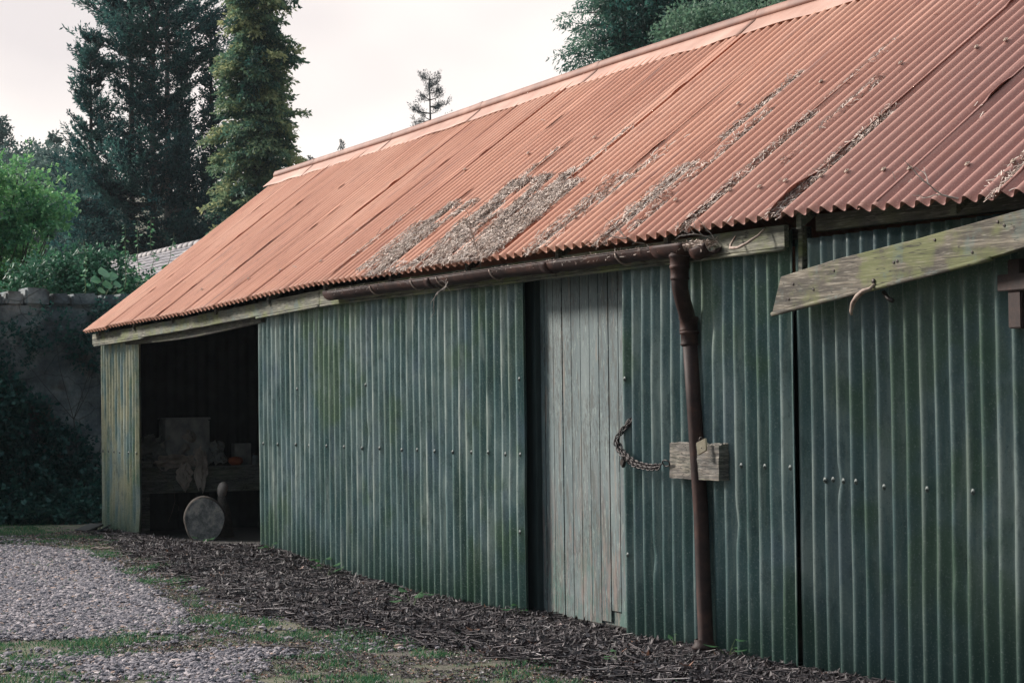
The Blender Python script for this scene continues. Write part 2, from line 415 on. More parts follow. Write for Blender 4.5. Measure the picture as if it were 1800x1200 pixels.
# ---- region masks on the yard
def seg_interp(x, pts):
    a = np.array(pts); return np.interp(x, a[:, 0], a[:, 1])
LIT = [(-26.5, -.35), (-24.5, -.35), (-22.8, -.50), (-20, -.95), (-17.5, -1.25), (-15.2, -1.62), (-13.5, -1.55), (-12.5, -1.35), (-10.9, -1.35), (-8, -1.4)]
GRV = [(-24.4, -2.3), (-23.5, -1.65), (-22.6, -1.15), (-20, -1.45), (-17.15, -1.9), (-15, -2.25), (-14.2, -2.42), (-13.9, -2.6)]
def litter_mask(x, y):
    e = seg_interp(x, LIT) + (fbm(x*2.2, y*2.2, 11)-.5)*.55
    return np.clip((y-e)/.42+.5, 0, 1)
def gravel_mask(x, y, stray=True):
    e = seg_interp(x, GRV) + (fbm(x*2.5, y*2.5, 21)-.5)*.3
    a = np.clip((e-y)/.14+.5, 0, 1)
    xe = -14.15+(fbm(y*1.5, x*0, 5)-.5)*.7
    a = a*np.clip((xe-x)/.25+.5, 0, 1)*(x > -24.6)
    e2 = -2.42-.60*np.clip(x+12.5, 0, 3)-(fbm(x*1.7, y*1.7, 31)-.5)*.7
    b = np.clip((e2-y)/.2+.5, 0, 1)*np.clip((x+12.95+(fbm(y*2, x*2, 8)-.5)*.6)/.25+.5, 0, 1)
    thin = (.07 if stray else 0)*(x < -12.2)*(fbm(x*3, y*3, 41) > .46)*(y > -4.5)*np.clip((-.9-y)/.5, 0, 1)
    return np.maximum(np.maximum(a, b*.9*np.clip((fbm(x*1.6, y*1.6, 37)-.42)*9, .08, 1)), thin)

def quads_leafs(P, D, Wd, Ln, Wi, fold=0.0):
    """diamond leaves: P base, D direction, Wd width dir, lengths, widths"""
    mid = P + D*(Ln*.5)[:, None]
    nrm = np.cross(D, Wd)
    a = mid + Wd*(Wi*.5)[:, None] + nrm*(fold*Wi)[:, None]; b = mid - Wd*(Wi*.5)[:, None] + nrm*(fold*Wi)[:, None]
    V = np.stack([P, a, P+D*Ln[:, None], b], 1).reshape(-1, 3)
    F = np.arange(len(P)*4).reshape(-1, 4)
    return V, F
def unit(v): return v/(np.linalg.norm(v, axis=1)[:, None]+1e-9)
def rdir(n): return unit(rng.normal(size=(n, 3)))
def perp(D):
    r = rdir(len(D)); return unit(np.cross(D, r))

def make_gravel(n=215000):
    x = rng.uniform(-25, -10.2, n*3); y = rng.uniform(-6.6, -.7, n*3)
    keep = (rng.random(n*3) < gravel_mask(x, y)) & (y < -.7)
    # nothing of the yard left of the view is needed far out
    keep &= y > -1.7 - (x+23.5)*.235 - 1.9 - 1.2*fbm(x*.8, y*.8, 83)
    x = x[keep][:n]; y = y[keep][:n]; m = len(x)
    t = (1+5**.5)/2
    ico = np.array([(-1, t, 0), (1, t, 0), (-1, -t, 0), (1, -t, 0), (0, -1, t), (0, 1, t), (0, -1, -t), (0, 1, -t), (t, 0, -1), (t, 0, 1), (-t, 0, -1), (-t, 0, 1)])/1.9
    fc = np.array([(0, 11, 5), (0, 5, 1), (0, 1, 7), (0, 7, 10), (0, 10, 11), (1, 5, 9), (5, 11, 4), (11, 10, 2), (10, 7, 6), (7, 1, 8), (3, 9, 4), (3, 4, 2), (3, 2, 6), (3, 6, 8), (3, 8, 9), (4, 9, 5), (2, 4, 11), (6, 2, 10), (8, 6, 7), (9, 8, 1)])
    s = rng.lognormal(math.log(.0092), .42, m).clip(.0045, .028)
    S = s[:, None]*np.stack([rng.uniform(.9, 1.5, m), rng.uniform(.7, 1.1, m), rng.uniform(.45, .8, m)], 1)
    a = rng.uniform(0, 6.28, m); tl = rng.normal(0, .35, m)
    base = ico[None]*(1+rng.uniform(-.16, .16, (m, 12, 1)))*S[:, None, :]
    ca, sa = np.cos(a)[:, None], np.sin(a)[:, None]; ct, st = np.cos(tl)[:, None], np.sin(tl)[:, None]
    bx, by, bz = base[..., 0], base[..., 1], base[..., 2]
    by, bz = by*ct-bz*st, by*st+bz*ct
    bx, by = bx*ca-by*sa, bx*sa+by*ca
    z0 = gh(x, y) + .004 + rng.uniform(0, .014, m)
    V = np.stack([bx+x[:, None], by+y[:, None], bz+z0[:, None]], -1).reshape(-1, 3)
    F = (fc[None]+np.arange(m)[:, None, None]*12).reshape(-1, 3)
    tint = np.repeat(np.clip(rng.normal(.50, .27, m), 0, 1), 20)
    o = mesh('gravel', V, F, M['gravel'], tint=tint)
    tag(o, 'pale grey pebbles scattered over the track', 'gravel', kind='stuff')
make_gravel()

def make_litter(n=140000):
    x = rng.uniform(-25.6, -7.5, n*2); y = rng.uniform(-3.4, .35, n*2)
    dens = litter_mask(x, y)*(.35+.65*np.clip((x+25)/3, 0, 1)) + .85*(y < -.4)*(fbm(x*2.6, y*2.6, 44) > .36)*(1-.85*gravel_mask(x, y))
    keep = rng.random(n*2) < dens
    keep &= ~((y > -.03) & ((x < -24.2) | ((x > -20) & (x < -14.2)) | (x > -12.6)))
    keep &= ~((y > .06) & (x > -20))
    x = x[keep][:n]; y = y[keep][:n]; m = len(x)
    z = gh(x, y)+rng.uniform(.0, .022, m)*litter_mask(x, y)+.004
    L_ = rng.uniform(.025, .10, m); Wd = L_*rng.uniform(.12, .40, m); lmm = litter_mask(x, y) < .3; L_ = np.where(lmm, L_*.38, L_); Wd = np.where(lmm, Wd*.5, Wd)
    az = rng.uniform(0, 6.28, m); el = rng.normal(.03, .22, m)
    D = np.stack([np.cos(az)*np.cos(el), np.sin(az)*np.cos(el), np.sin(el)], 1)
    S = unit(np.cross(D, np.array([[0, 0, 1.0]]))+rng.normal(0, .35, (m, 3)))
    Nn = unit(np.cross(S, D))
    C = np.stack([x, y, z], 1)
    curl = rng.uniform(-.8, .9, m)*L_
    cup = rng.uniform(.0, .7, m)*Wd
    rows = []
    for t, w in ((-.5, .15), (-.2, .9), (.15, 1.0), (.5, .05)):
        c = C + D*(L_*t)[:, None] + Nn*(curl*(t*t*2))[:, None]
        rows.append(c + S*(Wd*w*.5)[:, None] + Nn*(cup*w*.6)[:, None]); rows.append(c); rows.append(c - S*(Wd*w*.5)[:, None] + Nn*(cup*w*.6)[:, None])
    V = np.stack(rows, 1).reshape(-1, 3)
    f = np.array([[3*i+j, 3*i+j+3, 3*i+j+4, 3*i+j+1] for i in range(3) for j in range(2)])
    F = (f[None]+np.arange(m)[:, None, None]*12).reshape(-1, 4)
    tv = np.clip(rng.beta(1.5, 2.4, m)*1.08 + .22*lmm, 0, 1)
    tint = np.repeat(tv, 6)
    # thin twigs among the leaves
    k = 9500
    tx = rng.uniform(-24.5, -8, k*2); ty = rng.uniform(-2.2, .0, k*2); kp = rng.random(k*2) < litter_mask(tx, ty); tx = tx[kp][:k]; ty = ty[kp][:k]; k = len(tx)
    ln = rng.uniform(.06, .26, k); r = rng.uniform(.0018, .005, k); az = rng.uniform(0, 6.28, k); el = rng.normal(.03, .12, k)
    D = np.stack([np.cos(az)*np.cos(el), np.sin(az)*np.cos(el), np.sin(el)], 1)
    A = np.stack([tx, ty, gh(tx, ty)+rng.uniform(.008, .04, k)], 1)
    Sd = unit(np.cross(D, np.array([[0, 0, 1.0]]))); Up = np.cross(Sd, D)
    V2 = []
    for t in (-.5, 0, .5):
        c = A + D*(ln*t)[:, None] + Sd*((rng.normal(0, .05, k) if t == 0 else 0)*ln)[:, None]
        for q in range(3):
            V2.append(c + (Sd*math.cos(q*2.094)+Up*math.sin(q*2.094))*r[:, None])
    V2 = np.stack(V2, 1).reshape(-1, 3)
    f2 = np.array([[3*i+j, 3*i+(j+1) % 3, 3*i+3+(j+1) % 3, 3*i+3+j] for i in range(2) for j in range(3)])
    F2 = (f2[None]+np.arange(k)[:, None, None]*9).reshape(-1, 4)+len(V)
    t2 = np.repeat(np.clip(rng.normal(.55, .22, k), 0, .95), 6)
    o = mesh('leaf_litter', np.concatenate([V, V2]), np.concatenate([F, F2]), M['litter'], tint=np.concatenate([tint, t2]), smooth=True)
    tag(o, 'dark dead leaves and twigs banked along the shed', 'leaf litter', kind='stuff')
make_litter()

def make_grass():
    n = 500000
    x = rng.uniform(-27.5, -8, n); y = rng.uniform(-6.4, -.2, n)
    gm = gravel_mask(x, y, False); lm = litter_mask(x, y)
    clump = fbm(x*2.4, y*2.4, 61); c2 = fbm(x*7, y*7, 71)
    tuft = np.clip((clump*.6+c2*.4-.50)*9, 0, 1)
    strip = np.exp(-((x+14.0+.0*y)/.75)**2)*(y < -2.2)
    edge = np.exp(-((y-seg_interp(x, GRV)-.28)/.22)**2)*(x < -14)*(x > -18.5)
    dens = (.10+.9*tuft)*(1-lm*.97)*(1-gm*.93) + .5*strip*np.clip((c2-.42)*6, 0, 1) + .7*edge*np.clip((c2-.4)*6, 0, 1)*(1-lm*.8)
    dens *= (y > -1.9-(x+23.5)*.235-2.0)
    dens = dens + .25*(x < -23.6)*(y > -2.4)*(y < -.3)
    kp = rng.random(n) < dens*.75
    x = x[kp]; y = y[kp]; tf = tuft[kp]; m = len(x)
    h = rng.uniform(.008, .022, m)+tf*rng.uniform(.0, .04, m); w = rng.uniform(.002, .0042, m)
    az = rng.uniform(0, 6.28, m); lean = rng.uniform(.1, .9, m)
    B = np.stack([x, y, gh(x, y)-.002], 1)
    D = np.stack([np.cos(az)*lean, np.sin(az)*lean, np.ones(m)], 1); D = unit(D)
    S = unit(np.cross(D, rdir(m)))*w[:, None]
    mid = B + D*(h*.55)[:, None]; tip = B + D*h[:, None]*1.0 + np.stack([np.cos(az), np.sin(az), -.3*np.ones(m)], 1)*(h*.35*lean)[:, None]
    V = np.stack([B-S, B+S, mid+S*.8, mid-S*.8, tip], 1).reshape(-1, 3)
    i = np.arange(m)[:, None]*5
    Fq = np.concatenate([i+0, i+1, i+2, i+3], 1); Ft = np.concatenate([i+3, i+2, i+4], 1)
    tv = np.clip(rng.normal(.45, .18, m)+(rng.random(m) < .15)*.5, 0, 1)
    o = mesh('grass', V, [Fq, Ft], M['grass'], tint=np.concatenate([tv, tv]))
    tag(o, 'short sparse grass between gravel and leaf litter', 'grass', kind='stuff')
make_grass()

# ------------------------------------------------------------------ the shed
P_ = .127; AMP = .0165
XL, XR = -25.72, -5.6
def eave_z(x): return np.interp(x, [-25.7, -22.1, -17.8, -14, -10, -8.2, -5], [2.335, 2.385, 2.48, 2.475, 2.47, 2.41, 2.40])
def ridge_z(x): return np.interp(x, [-25.7, -22.1, -19.8, -17, -14.5, -5], [4.22, 4.25, 4.29, 4.335, 4.35, 4.34])
LS = math.hypot(2.45, 1.88)
def roof_pt(x, u, off=0.0, back=False):
    """point on the roof plane; u metres from the eave, off = height above the plane"""
    t = u/LS; y = -.25+2.45*t; z = eave_z(x)+(ridge_z(x)-eave_z(x))*t
    z = z + .012*np.sin(x*1.1+1.2)*np.sin(t*2.6)
    ny, nz = -1.88/LS, 2.45/LS
    y = y+ny*off
    if back: y = 4.4-y
    return np.stack(np.broadcast_arrays(x, y, z+nz*off), -1)
shed = thing('shed', (-15.9, 0, 0), 'long green corrugated iron shed with a rusty orange tin roof', 'shed')

SEAMS = [XL + k*8*P_ for k in range(21)]
def roof_wave(x): return 1.32*AMP*np.sin((x-XL)*2*math.pi/P_)
def make_roof():
    Vs, Fs, Ts = [], [], []; off = 0
    r2 = np.random.default_rng(5)
    for k in range(20):
        x0 = SEAMS[k]-.035 - (P_*.75 if k else -.035); x1 = SEAMS[k]+8*P_+.045
        nx = int((x1-x0)/P_*12)+1; nu = 70
        xs = np.linspace(x0, x1, nx); us = np.linspace(0, LS-.02, nu)
        Xx, Uu = np.meshgrid(xs, us, indexing='ij')
        eo = r2.normal(0, .011)
        skew = r2.normal(0, .004)
        U2 = Uu + eo*(1-Uu/LS)
        edge = np.clip((Xx-(x1-P_*1.1))/(P_*1.1), 0, 1)     # free edge nearest the viewer
        lift = 0*Uu
        for q in range(r2.integers(2, 5)):
            uc = r2.uniform(.05, 2.3); wd_ = r2.uniform(.04, .12); lift = lift + (r2.uniform(.005, .010) if k < 13 else r2.uniform(.006, .016))*np.exp(-np.abs((Uu-uc)/wd_)**6)
        if k >= 13: lift = lift + .007*np.exp(-((Uu-r2.uniform(.8, 1.6))/.35)**2)
        if k == 14: lift = lift + .034*np.exp(-np.abs((Uu-.14)/.17)**3)
        h = roof_wave(Xx) + .0015*(Xx-x0)/(x1-x0) + edge**5*(.0008+lift)
        h = h + (fbm(Xx*.9, Uu*.7, 40+k)-.5)*.012
        h = h + .006*np.sin(Uu*3+k)*0
        V = roof_pt(Xx+skew*Uu, U2, h)
        Vs.append(V.reshape(-1, 3)); F = grid_faces(nx, nu)+off; Fs.append(F); off += nx*nu
        Ts.append(np.full(len(F), np.clip(r2.normal(.4, .3), 0, 1)))
    o = mesh('roof', np.concatenate(Vs), np.concatenate(Fs), M['roof'], shed, tint=np.concatenate(Ts), smooth=True)
    s = o.modifiers.new('thickness', 'SOLIDIFY'); s.thickness = .0022; s.offset = -1
    # rear slope
    xs = np.linspace(XL, XR-.3, 1600); us = np.linspace(0, LS, 6)
    Xx, Uu = np.meshgrid(xs, us, indexing='ij')
    V = roof_pt(Xx, Uu, roof_wave(Xx), back=True)
    mesh('rear_roof', V.reshape(-1, 3), grid_faces(len(xs), 6), M['roof'], shed, smooth=True)
    # ridge capping: one piece every 2.45 m, each lapping the last
    xb = [-25.9, -24.55, -22.1, -19.75, -17.25, -14.6, -11.9, -9.2, -6.5]
    for i in range(len(xb)-1):
        a, b = xb[i]-.02, xb[i+1]+.06
        prof = [(-.205, -.004), (-.20, .003), (-.12, .008), (-.045, .012), (0, .03), (.045, .012), (.205, 0)]
        nx = 26; xs = np.linspace(a, b, nx)
        def sweep(prof, wob):
            V = []
            for x in xs:
                e = np.clip((x-(b-.25))/.25, 0, 1)**2
                for j, (s_, h_) in enumerate(prof):
                    w_ = (.006*math.sin(x*7+i)+.012*(vn(x*3.1, i*5.0, 2)-.4)) if (j < 2 and wob) else 0
                    hh = h_ + .026 + .006*e + w_
                    tt = 1-abs(s_)/LS
                    rz = float(ridge_z(x)); ez = float(eave_z(x))
                    V.append((x, 2.2+s_*2.45/LS, ez+(rz-ez)*tt + hh*.95))
            return V
        o = mesh('ridge_cap', sweep(prof, True), grid_faces(nx, len(prof)), M['cap'], shed, smooth=True)
        s = o.modifiers.new('thickness', 'SOLIDIFY'); s.thickness = .003
        roll = [(-.037*math.sin(q), .045-.037*math.cos(q)) for q in np.linspace(.35, 2*math.pi-.35, 14)]
        mesh('ridge_roll', sweep(roll, False), grid_faces(nx, len(roll)), M['caproll'], o, smooth=True)
m, N, L, P = newmat('ridge_cap_rust'); p = pos(N)
c = ramp(N, [(.3, (.27, .13, .09)), (.5, (.37, .20, .15)), (.7, (.46, .28, .22))]); L.new(noise(N, L, p, 2.0, 5, .6), c.inputs[0])
col = mixc(N, L, mul(N, L, step(N, L, noise(N, L, p, 1, 5, .6, (4, 4, 14)), .58, .7), .6), c.outputs[0], (.42, .17, .12))
col = mixc(N, L, mul(N, L, step(N, L, noise(N, L, p, 50, 3, .7), .6, .7), .3), col, (.50, .33, .27))
L.new(col, P.inputs['Base Color']); P.inputs['Roughness'].default_value = .6
M['cap'] = m
M['caproll'] = simple('ridge_roll_shaded_rust', [(.3, (.13, .05, .034)), (.5, (.20, .085, .058)), (.7, (.30, .15, .11))], 3, .65)  # cap rust made darker: the roll's underside shading is put into the colour
make_roof()

def corr_wall(name, x0, x1, z0, z1, mat, ph=0.0, y0=0.0, seed=1, dents=(), botcurl=None, axis_='x', th=True, rag=.02, laps=True):
    nx = int((x1-x0)/P_*14)+1; nz = 44
    xs = np.linspace(x0, x1, nx); ts = np.linspace(0, 1, nz)
    Xx, Tt = np.meshgrid(xs, ts, indexing='ij')
    z0a = z0(xs) if callable(z0) else np.full(nx, z0)
    z0a = z0a + (vn(xs*5, xs*0, seed)-.5)*rag
    z1a = z1(xs) if callable(z1) else np.full(nx, z1)
    Z = z0a[:, None]+(z1a-z0a)[:, None]*Tt
    th_ = (Xx-x0)*2*math.pi/P_+ph+.05*np.sin(Z*2+seed); wave = np.sin(th_)
    am = 1.4*AMP*(1+.12*(vn(Xx*1.5, Z*1.2, seed+3)-.5))
    y = y0 - am*wave + (fbm(Xx*.9, Z*.9, seed+6)-.5)*.02
    if laps:
        cells = (Xx-x0)/(6*P_); fr = cells-np.floor(cells)
        y = y - .004*fr
    for (dx, dz, s_, a_) in dents:
        y = y + a_*np.exp(-((Xx-dx)/s_)**2-((Z-dz)/(s_*1.8))**2)
    Xo = Xx
    if botcurl: 
        e = np.clip((Xx-(x1-.30))/.30, 0, 1)*np.clip(1-(Z-z0a[:, None])/.5, 0, 1)**2
        y = y - botcurl*e; Z = Z - .05*e
    if axis_ == 'x': V = np.stack([Xo, y, Z], -1)
    else: V = np.stack([y, Xo, Z], -1)
    o = mesh(name, V.reshape(-1, 3), grid_faces(nx, nz), mat, shed, smooth=True)
    if th:
        s = o.modifiers.new('thickness', 'SOLIDIFY'); s.thickness = .0022
    return o
wl = corr_wall('wall_sheet', -25.84, -24.22, lambda x: -.06+.03*np.sin(x*3), 2.24, M['wall_left'], 2.0, seed=2, botcurl=.03, rag=.05)
wm = corr_wall('wall_sheet', -20.0, -14.15, -.06, 2.42, M['wall'], .4, seed=5, dents=[(-17.2, 1.2, .05, .012), (-15.6, .8, .06, -.01)])
wd = corr_wall('wall_sheet', -12.58, -10.54, -.06, 2.42, M['wall_door'], 1.6, y0=-.03, seed=8, dents=[(-12.2, .5, .04, .015), (-11.2, .75, .05, .015), (-11.45, 1.9, .05, .012)])
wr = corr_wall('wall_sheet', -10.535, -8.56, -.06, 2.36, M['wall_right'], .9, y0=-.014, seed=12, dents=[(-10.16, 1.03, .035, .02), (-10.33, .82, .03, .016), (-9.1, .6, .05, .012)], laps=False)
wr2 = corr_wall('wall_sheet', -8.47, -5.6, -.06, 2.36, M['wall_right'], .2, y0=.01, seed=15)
tag(wl, label='pale weathered corrugated sheet left of the open bay'); tag(wr, label='dark green corrugated sheet under the hanging board')
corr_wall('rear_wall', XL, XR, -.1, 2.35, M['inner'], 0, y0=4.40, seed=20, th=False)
# gable ends (corrugated, standing under the slope)
def gable(xp, nm):
    ys = np.linspace(0.02, 4.38, 480); ts = np.linspace(0, 1, 12)
    Yy, Tt = np.meshgrid(ys, ts, indexing='ij')
    yy = np.minimum(Yy, 4.4-Yy)
    zt = eave_z(xp)+(ridge_z(xp)-eave_z(xp))*(yy+.25)/2.45-.03
    V = np.stack([xp+AMP*np.sin(Yy*2*math.pi/P_), Yy, -.1+(zt+.1)*Tt], -1)
    mesh(nm, V.reshape(-1, 3), grid_faces(480, 12), M['inner'], shed, smooth=True)
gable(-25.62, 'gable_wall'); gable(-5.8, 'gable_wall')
# interior partition between the bay and the closed part
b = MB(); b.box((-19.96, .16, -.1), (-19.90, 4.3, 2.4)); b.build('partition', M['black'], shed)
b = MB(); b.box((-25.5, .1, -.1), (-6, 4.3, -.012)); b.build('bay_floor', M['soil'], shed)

# bolts with washers, sub-parts of their sheet
def bolt_mesh(mat, s=1.0):
    b = MB(); b.lathe([(0, .0075), (.0055, .007), (.0065, .003), (.012, .0028), (.0145, .0008), (.0145, -.001)], (0, 0, 0), 10)
    V = np.concatenate(b.V)*s; V = np.stack([V[:, 0], -V[:, 2], V[:, 1]], 1)
    me_o = mesh('bolt', V, np.array(b.F[4]), mat, smooth=True); me = me_o.data; bpy.data.objects.remove(me_o); return me
BM = bolt_mesh(M['bolt'], 1.2); BR = bolt_mesh(M['boltroof'], 1.15)
def bolt(parent, x, y, z, me=BM, rot=None):
    o = bpy.data.objects.new('bolt', me); COL.objects.link(o); o.parent = parent
    o.location = Vector((x, y, z))-wloc(parent)
    if rot: o.rotation_euler = rot
    return o
yb = -AMP-.008
for x in (-25.75, -25.5, -25.25, -25.0, -24.62, -24.3): bolt(wl, x, yb, .93)
for x in (-19.86, -19.45, -18.95, -18.6, -18.15, -17.72, -17.3, -16.9, -16.42, -16.1, -15.75, -15.4, -15.05, -14.75, -14.45, -14.2): bolt(wm, x, yb, 1.10+random.uniform(-.006, .006))
for x, z in ((-14.2, 1.63), (-14.22, .55), (-17.2, 1.62), (-18.9, 1.6)): bolt(wm, x, yb, z)
for x, z in ((-11.12, 1.09), (-10.86, 1.09), (-10.59, 1.09), (-12.55, 1.61), (-12.54, .49)): bolt(wd, x, yb-.032, z)
for x, z in ((-10.26, 1.03), (-10.18, 1.035), (-10.08, 1.03), (-9.96, 1.03), (-9.70, 1.01), (-9.32, 1.01), (-8.94, 1.01)): bolt(wr, x, yb-.018, z)
roof_obj = [o for o in shed.children if o.name.startswith('roof')][0]
for x, u in [(-10.66, .35), (-10.04, .34), (-9.63, .31), (-10.28, .34), (-9.39, .29), (-8.95, .27), (-8.55, .25), (-10.2, 1.56), (-9.97, 1.57), (-11.0, .33), (-12.5, .5), (-12.02, .35), (-11.4, .36), (-9.3, 1.55), (-10.9, 1.58), (-11.8, 1.6), (-12.9, 1.6), (-13.4, .36), (-14.1, .38), (-15.0, 1.62), (-16.2, 1.6), (-17.4, 1.6), (-17.6, .4), (-18.5, .4), (-19.6, .42), (-20.5, .4), (-22, .4)]:
    xk = XL+(round((x-XL)/P_-.25)+.25)*P_
    v = roof_pt(np.array(xk), np.array(u), np.array(AMP+.014))
    bolt(roof_obj, v[0], v[1], v[2], BR, (R(-90+37.5)+R(0), 0, 0))

# timber: fascia, posts, plates, rafters
def plank(pts_top, pts_bot, y0, y1, mat, name, parent=None, loc=None, label=None, rag=.0, nseg=24):
    """board standing in a vertical plane: polyline top/bottom as (x,z), y0..y1 thickness, slightly worn edges"""
    xt = np.array(pts_top); xb_ = np.array(pts_bot)
    t = np.linspace(0, 1, nseg)
    def samp(a):
        d = np.r_[0, np.cumsum(np.hypot(*np.diff(a, axis=0).T))]; d /= d[-1]
        return np.interp(t, d, a[:, 0]), np.interp(t, d, a[:, 1])
    tx, tz = samp(xt); bx_, bz = samp(xb_)
    tz = tz+(vn(tx*4, tx*0, 5)-.5)*rag; bz = bz+(vn(bx_*4, bx_*0, 9)-.5)*rag
    e = .004; V = []
    for i in range(nseg):
        prof = [(tx[i], y0+e, tz[i]), (tx[i], y0, tz[i]-e), ((tx[i]+bx_[i])/2, y0-.001, (tz[i]+bz[i])/2), (bx_[i], y0, bz[i]+e), (bx_[i], y0+e, bz[i]), (bx_[i], y1, bz[i]), (tx[i], y1, tz[i])]
        V += prof
    k = 7
    F = [[i*k+j, i*k+(j+1) % k, (i+1)*k+(j+1) % k, (i+1)*k+j] for i in range(nseg-1) for j in range(k)]
    b = MB(); F += [list(range(k))[::-1], [(nseg-1)*k+j for j in range(k)]]
    b.add(V, F)
    o = b.build(name, mat, parent, loc)
    if label: o['label'] = label
    return o
xs = np.linspace(-25.78, -18.0, 12)
plank([(x, eave_z(x)-.03) for x in xs], [(x, eave_z(x)-.155) for x in xs], -.135, -.105, M['fascia'], 'fascia_board', shed, rag=.004, nseg=40)
xs = np.linspace(-17.99, -10.49, 12)
plank([(x, eave_z(x)-.03) for x in xs], [(x, eave_z(x)-.155) for x in xs], -.135, -.105, M['fascia'], 'fascia_board', shed, rag=.004, nseg=40)
for a, b_ in ((-25.72, -23.6), (-19.72, -18.0), (-17.98, -10.5)):
    xs = np.linspace(a, b_, 20)
    MB().tube([(x, -.128, eave_z(x)-.166) for x in xs], .011, 8).build('bead_moulding', M['fascia'], shed, smooth=True)
# soffit-side plates behind the fascia (header over the bay)
xs = np.linspace(-24.6, -19.8, 10)
plank([(x, eave_z(x)-.06) for x in xs], [(x, eave_z(x)-.20-.03*math.sin((x+24.6)/4.8*3.1)) for x in xs], -.06, -.02, M['beam'], 'header_beam', shed, nseg=30)
plank([(-10.36, 2.49), (-5.8, 2.40)], [(-10.36, 2.395), (-5.8, 2.34)], -.012, .05, M['beam'], 'wall_plate', shed, nseg=20)
plank([(-20.1, 2.44), (-10.56, 2.44)], [(-20.1, 2.34), (-10.56, 2.34)], .02, .09, M['beam'], 'wall_plate', shed, nseg=20)
b = MB(); b.box((-10.485, -.052, 2.10), (-10.44, -.018, 2.425), bev=.004); b.build('post', M['fascia'], shed)
b = MB(); b.box((-14.46, .07, -.1), (-14.125, .15, 2.36), bev=.004); b.build('door_post', M['post'], shed)
b = MB(); b.box((-20.0, .04, -.1), (-19.9, .15, 2.4), bev=.004); b.build('post', M['beam'], shed)
b = MB(); b.box((-10.56, .02, -.1), (-10.47, .10, 2.36), bev=.004); b.build('post', M['black'], shed)
b = MB(); b.box((-8.60, .03, -.1), (-8.44, .10, 2.36), bev=.004); b.build('post', M['black'], shed)
for x in (-25.4, -23.9, -22.4, -20.9, -19.3, -17.8, -16.3, -14.8, -13.3, -11.8, -10.3, -8.9, -7.4):
    b = MB(); p0 = roof_pt(np.array(x), np.array(.06), np.array(-.07)); p1 = roof_pt(np.array(x), np.array(LS-.02), np.array(-.07))
    d = .05
    V = [(x-.025, p0[1], p0[2]-d), (x+.025, p0[1], p0[2]-d), (x+.025, p0[1], p0[2]+d), (x-.025, p0[1], p0[2]+d),
         (x-.025, p1[1], p1[2]-d), (x+.025, p1[1], p1[2]-d), (x+.025, p1[1], p1[2]+d), (x-.025, p1[1], p1[2]+d)]
    b.add(V, [[0, 3, 2, 1], [4, 5, 6, 7], [0, 1, 5, 4], [3, 7, 6, 2], [0, 4, 7, 3], [1, 2, 6, 5]]); b.build('rafter', M['beam'], shed)

# plank door in its recess
def make_door():
    x0, x1 = -14.20, -12.40; n = 13; w = (x1-x0)/n; b = MB()
    r = random.Random(4)
    for i in range(n):
        a = x0+i*w; yo = .11+r.uniform(-.002, .002)
        zb = .0 if i not in (8,) else .13
        if i == 7: zb = .05
        b.box((a+.005, yo, zb-.05+r.uniform(-.02, .01)), (a+w-.005, yo+.02, 2.40))
    b.box((x0, .125, -.02), (x1, .14, 2.39))
    d = b.build('door', M['door'], shed); d['label'] = 'faded blue grey plank door with flaking paint'
    return d
door = make_door()

# gutter and downpipe
def half_gutter(xa, xb_, y, r, zf, mat, name, parent, n=24, ang=(0, 180)):
    xs = np.linspace(xa, xb_, n); k = 14; V = []
    for x in xs:
        z = zf(x)+.003*math.sin(x*3)
        for j in range(k):
            q = math.radians(180+j*180/(k-1)); V.append((x, y+r*math.cos(q), z+r*math.sin(q)*1.0))
    o = mesh(name, V, grid_faces(n, k), mat, parent, smooth=True)
    s = o.modifiers.new('thickness', 'SOLIDIFY'); s.thickness = .004; s.offset = 0
    return o
gz = lambda x: np.interp(x, [-17.55, -13.7, -11.3], [2.405, 2.402, 2.395])
gut = half_gutter(-17.55, -11.62, -.20, .066, gz, M['rust'], 'gutter', shed)
gb = MB()
for ly in (-.266,):
    gb.tube([(x, ly, gz(x)+.001) for x in np.linspace(-17.55, -11.62, 30)], .005, 6)
gb.build('gutter_lip', M['rust'], gut, smooth=True)
for x in (-16.45, -15.6, -15.1, -14.15, -12.25):
    b = MB(); pts = [(x+.01*math.sin(q*2), -.20+.074*math.cos(q), gz(x)+.074*math.sin(q)) for q in np.linspace(math.pi*1.02, math.pi*1.95, 12)]
    b.tube(pts, .0055, 6); b.build('gutter_bracket', M['rustpale'], gut, smooth=True)
for x in (-15.3, -13.3):    # socket joints
    V = []; 
    half_gutter(x-.05, x+.05, -.20, .073, gz, M['rust'], 'gutter_joint', gut, 3)
